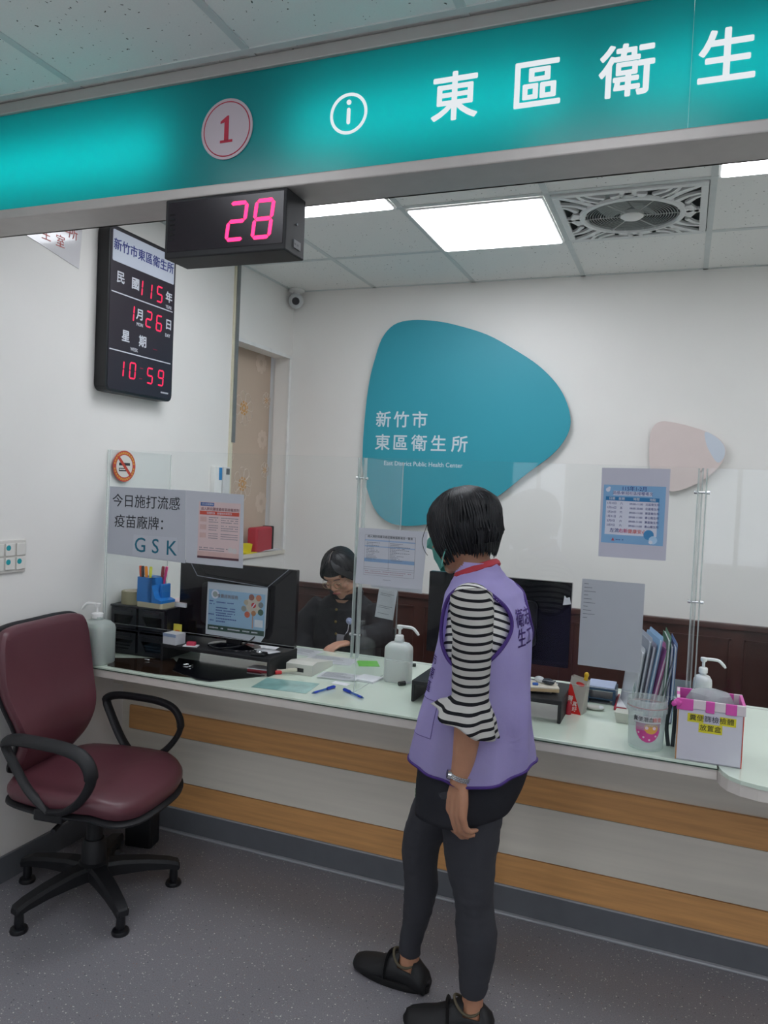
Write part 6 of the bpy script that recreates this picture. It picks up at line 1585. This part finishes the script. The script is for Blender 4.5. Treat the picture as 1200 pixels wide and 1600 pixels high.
for s in (1, -1):
    tube(q, [(-1.55+s*.09, 3.50, .50), (-1.55+s*.10, 3.25, .50), (-1.55+s*.10, 3.08, .48), (-1.55+s*.10, 3.10, .25), (-1.55+s*.10, 3.12, .08)], [.085, .07, .055, .05, .035], 14)
    foot(q, (-1.55+s*.10, 3.12, .09), (-1.55+s*.10, 2.95, 0))
for v in q.verts: pass
obj('body', blob(q, .005, 3), SKINF, ck_, smooth=True, angle=180)
JK = mat('black_jacket', '#17181e', .8, var=.1, scale=10, bump=.2, bscale=60)
q = BM()
JT = [(.50, .19, .14), (.62, .185, .13), (.75, .185, .125), (.85, .190, .115), (.92, .175, .095), (.955, .13, .075), (.985, .075, .062), (1.005, .066, .06)]
ring_loft(q, [[Vector((-1.55+math.cos(2*PI*k/32)*w_, 3.525-.01*(z > .9)+math.sin(2*PI*k/32)*d_, z)) for k in range(32)] for z, w_, d_ in JT])
tube(q, [(-1.415, 3.52, .925), (-1.355, 3.49, .86), (-1.335, 3.44, .812), (-1.37, 3.36, .812), (-1.432, 3.262, .803)], [.057, .066, .066, .056, .042], 18)
tube(q, [(-1.685, 3.52, .925), (-1.755, 3.50, .84), (-1.775, 3.47, .74), (-1.72, 3.39, .645), (-1.67, 3.335, .605)], [.057, .068, .066, .055, .042], 18)
jk = blob(q, .006, 6, lambda p: .006*noise.noise(p*14)+.003*noise.noise(p*35)); obj('jacket', jk, JK, ck_, smooth=True, angle=180)
q = BM(); tube(q, [(-1.55+.075*math.cos(2*PI*k/24), 3.50+.066*math.sin(2*PI*k/24), 1.0-.022*max(0, -math.sin(2*PI*k/24))) for k in range(25)], .012, 10, flatn=1.3); obj('collar', q, JK, ck_, smooth=True)
q = BM()
for x, z in ((-1.56, .86), (-1.555, .80), (-1.558, .92)): ell(q, (x, 3.402, z), (.007, .003, .007))
obj('button', q, mat('brass_button', '#8d7a4e', .35, .8), ck_, smooth=True)
# hair parted in the middle, tied back
q = BM(); ell(q, HC @ Vector((0, .018, .040)), (.078, .094, .080), HC.to_3x3().to_4x4(), 28)
def zl2(a): 
    f = max(0, -math.sin(a)); return -.060 + .142*min(1, max(0, f-.12)/.40)
strands(q, HC, (0, .016, .036), (.080, .097, .086), 120, zl2, 11, .0066, jitter=.004)
for s in (1, -1):
    for k in range(7):
        tube(q, smooth_pts([HC @ Vector(p) for p in ((s*.012, -.045+.004*k, .112-.002*k), (s*(.038+.002*k), -.078+.004*k, .080), (s*(.064+.001*k), -.062+.006*k, .035), (s*.074, -.034+.008*k, -.005), (s*.073, -.010+.008*k, -.035))], 4), .0055, 6)
obj('hair', q, HAIR, ck_, smooth=True)
q = BM(); tube(q, smooth_pts([HC @ Vector((.003, -.052+.022*k, [.108, .120, .127, .1275][k])) for k in range(4)], 4), .0022, 5, flat=.6); obj('hair_parting', q, mat('scalp', '#7d6f69', .6), ck_)
# face details
q = BM()
for s in (1, -1):
    P = [HC @ Vector((s*.030+.021*math.cos(2*PI*k/28), -.097+.010*abs(s*.030+.021*math.cos(2*PI*k/28))*6*.25, .004+.018*math.sin(2*PI*k/28)-.002)) for k in range(29)]; tube(q, P, .0017, 6)
    tube(q, [HC @ Vector(p) for p in ((s*.051, -.094, .008), (s*.071, -.05, .008), (s*.076, .0, .004))], .0011, 6)
tube(q, [HC @ Vector(p) for p in ((-.009, -.0965, .006), (0, -.099, .009), (.009, -.0965, .006))], .0011, 6)
obj('glasses', q, mat('glasses_metal', '#a08f72', .3, .8), ck_, smooth=True)
q = BM()
for s in (1, -1):
    tube(q, smooth_pts([HC @ Vector(p) for p in ((s*.018, -.0835, .002), (s*.030, -.0865, -.003), (s*.043, -.078, .001))], 4), .0013, 5)
    tube(q, smooth_pts([HC @ Vector(p) for p in ((s*.015, -.090, .026), (s*.030, -.090, .031), (s*.046, -.080, .026))], 4), .0018, 5)
obj('eyebrows_and_lashes', q, HAIR, ck_)
q = BM(); tube(q, smooth_pts([HC @ Vector(p) for p in ((-.021, -.0865, -.053), (-.008, -.0935, -.0505), (0, -.0935, -.052), (.008, -.0935, -.0505), (.021, -.0865, -.053))], 4), [.0012]+[.0034]*15+[.0012], 8)
obj('lips', q, mat('lips', '#a85f5c', .45), ck_, smooth=True)
q = BM()
for s in (1, -1): tube(q, [(-1.55+s*.09, 3.52, .50), (-1.55+s*.10, 3.25, .50), (-1.55+s*.10, 3.08, .48), (-1.55+s*.10, 3.10, .25), (-1.55+s*.10, 3.12, .11)], [.10, .084, .067, .062, .05], 16)
ell(q, (-1.55, 3.53, .52), (.185, .14, .12)); obj('trousers', blob(q, .007, 4), JK, ck_, smooth=True, angle=180)
# badge and flower reel
q = BM()
for k in range(10):
    a_ = 2*PI*k/10; ell(q, (-1.485+.011*math.cos(a_), 3.398, .872+.011*math.sin(a_)), (.0065, .003, .0065))
ell(q, (-1.485, 3.394, .872), (.008, .004, .008)); o = obj('badge_reel', q, mat('reel_blue_white', '#a9b3d2', .5), ck_, smooth=True)
q = BM(); tube(q, [(-1.485, 3.395, .862), (-1.478, 3.37, .83), (-1.478, 3.34, .815)], .002, 6); box(q, (-1.516, 3.325, .776), (-1.440, 3.328, .817), .001); obj('id_badge', q, mat('badge_grey', '#8f8e95', .3), ck_)
# her swivel chair back, barely seen
r = tl('swivel_chair', place(-1.55, 3.60, 0), 'dark swivel chair under the seated clerk', 'chair')
q = BM(); box(q, (-.23, -.33, .36), (.23, .12, .42), .03); part('seat', q, BLACKM, r)
q = BM(); box(q, (-.18, .13, .44), (.18, .17, .80), .02); box(q, (-.03, .10, .38), (.03, .16, .5)); part('backrest', q, BLACKM, r)
q = BM(); cyl(q, (0, -.1, .06), (0, -.1, .37), .025)
for k in range(5): tube(q, [(0, -.1, .08), (.26*math.cos(k*2*PI/5), -.1+.26*math.sin(k*2*PI/5), .03)], [.025, .018], 8); ell(q, (.26*math.cos(k*2*PI/5), -.1+.26*math.sin(k*2*PI/5), .025), (.025, .025, .025), None, 10)
part('base', q, BLACK, r)
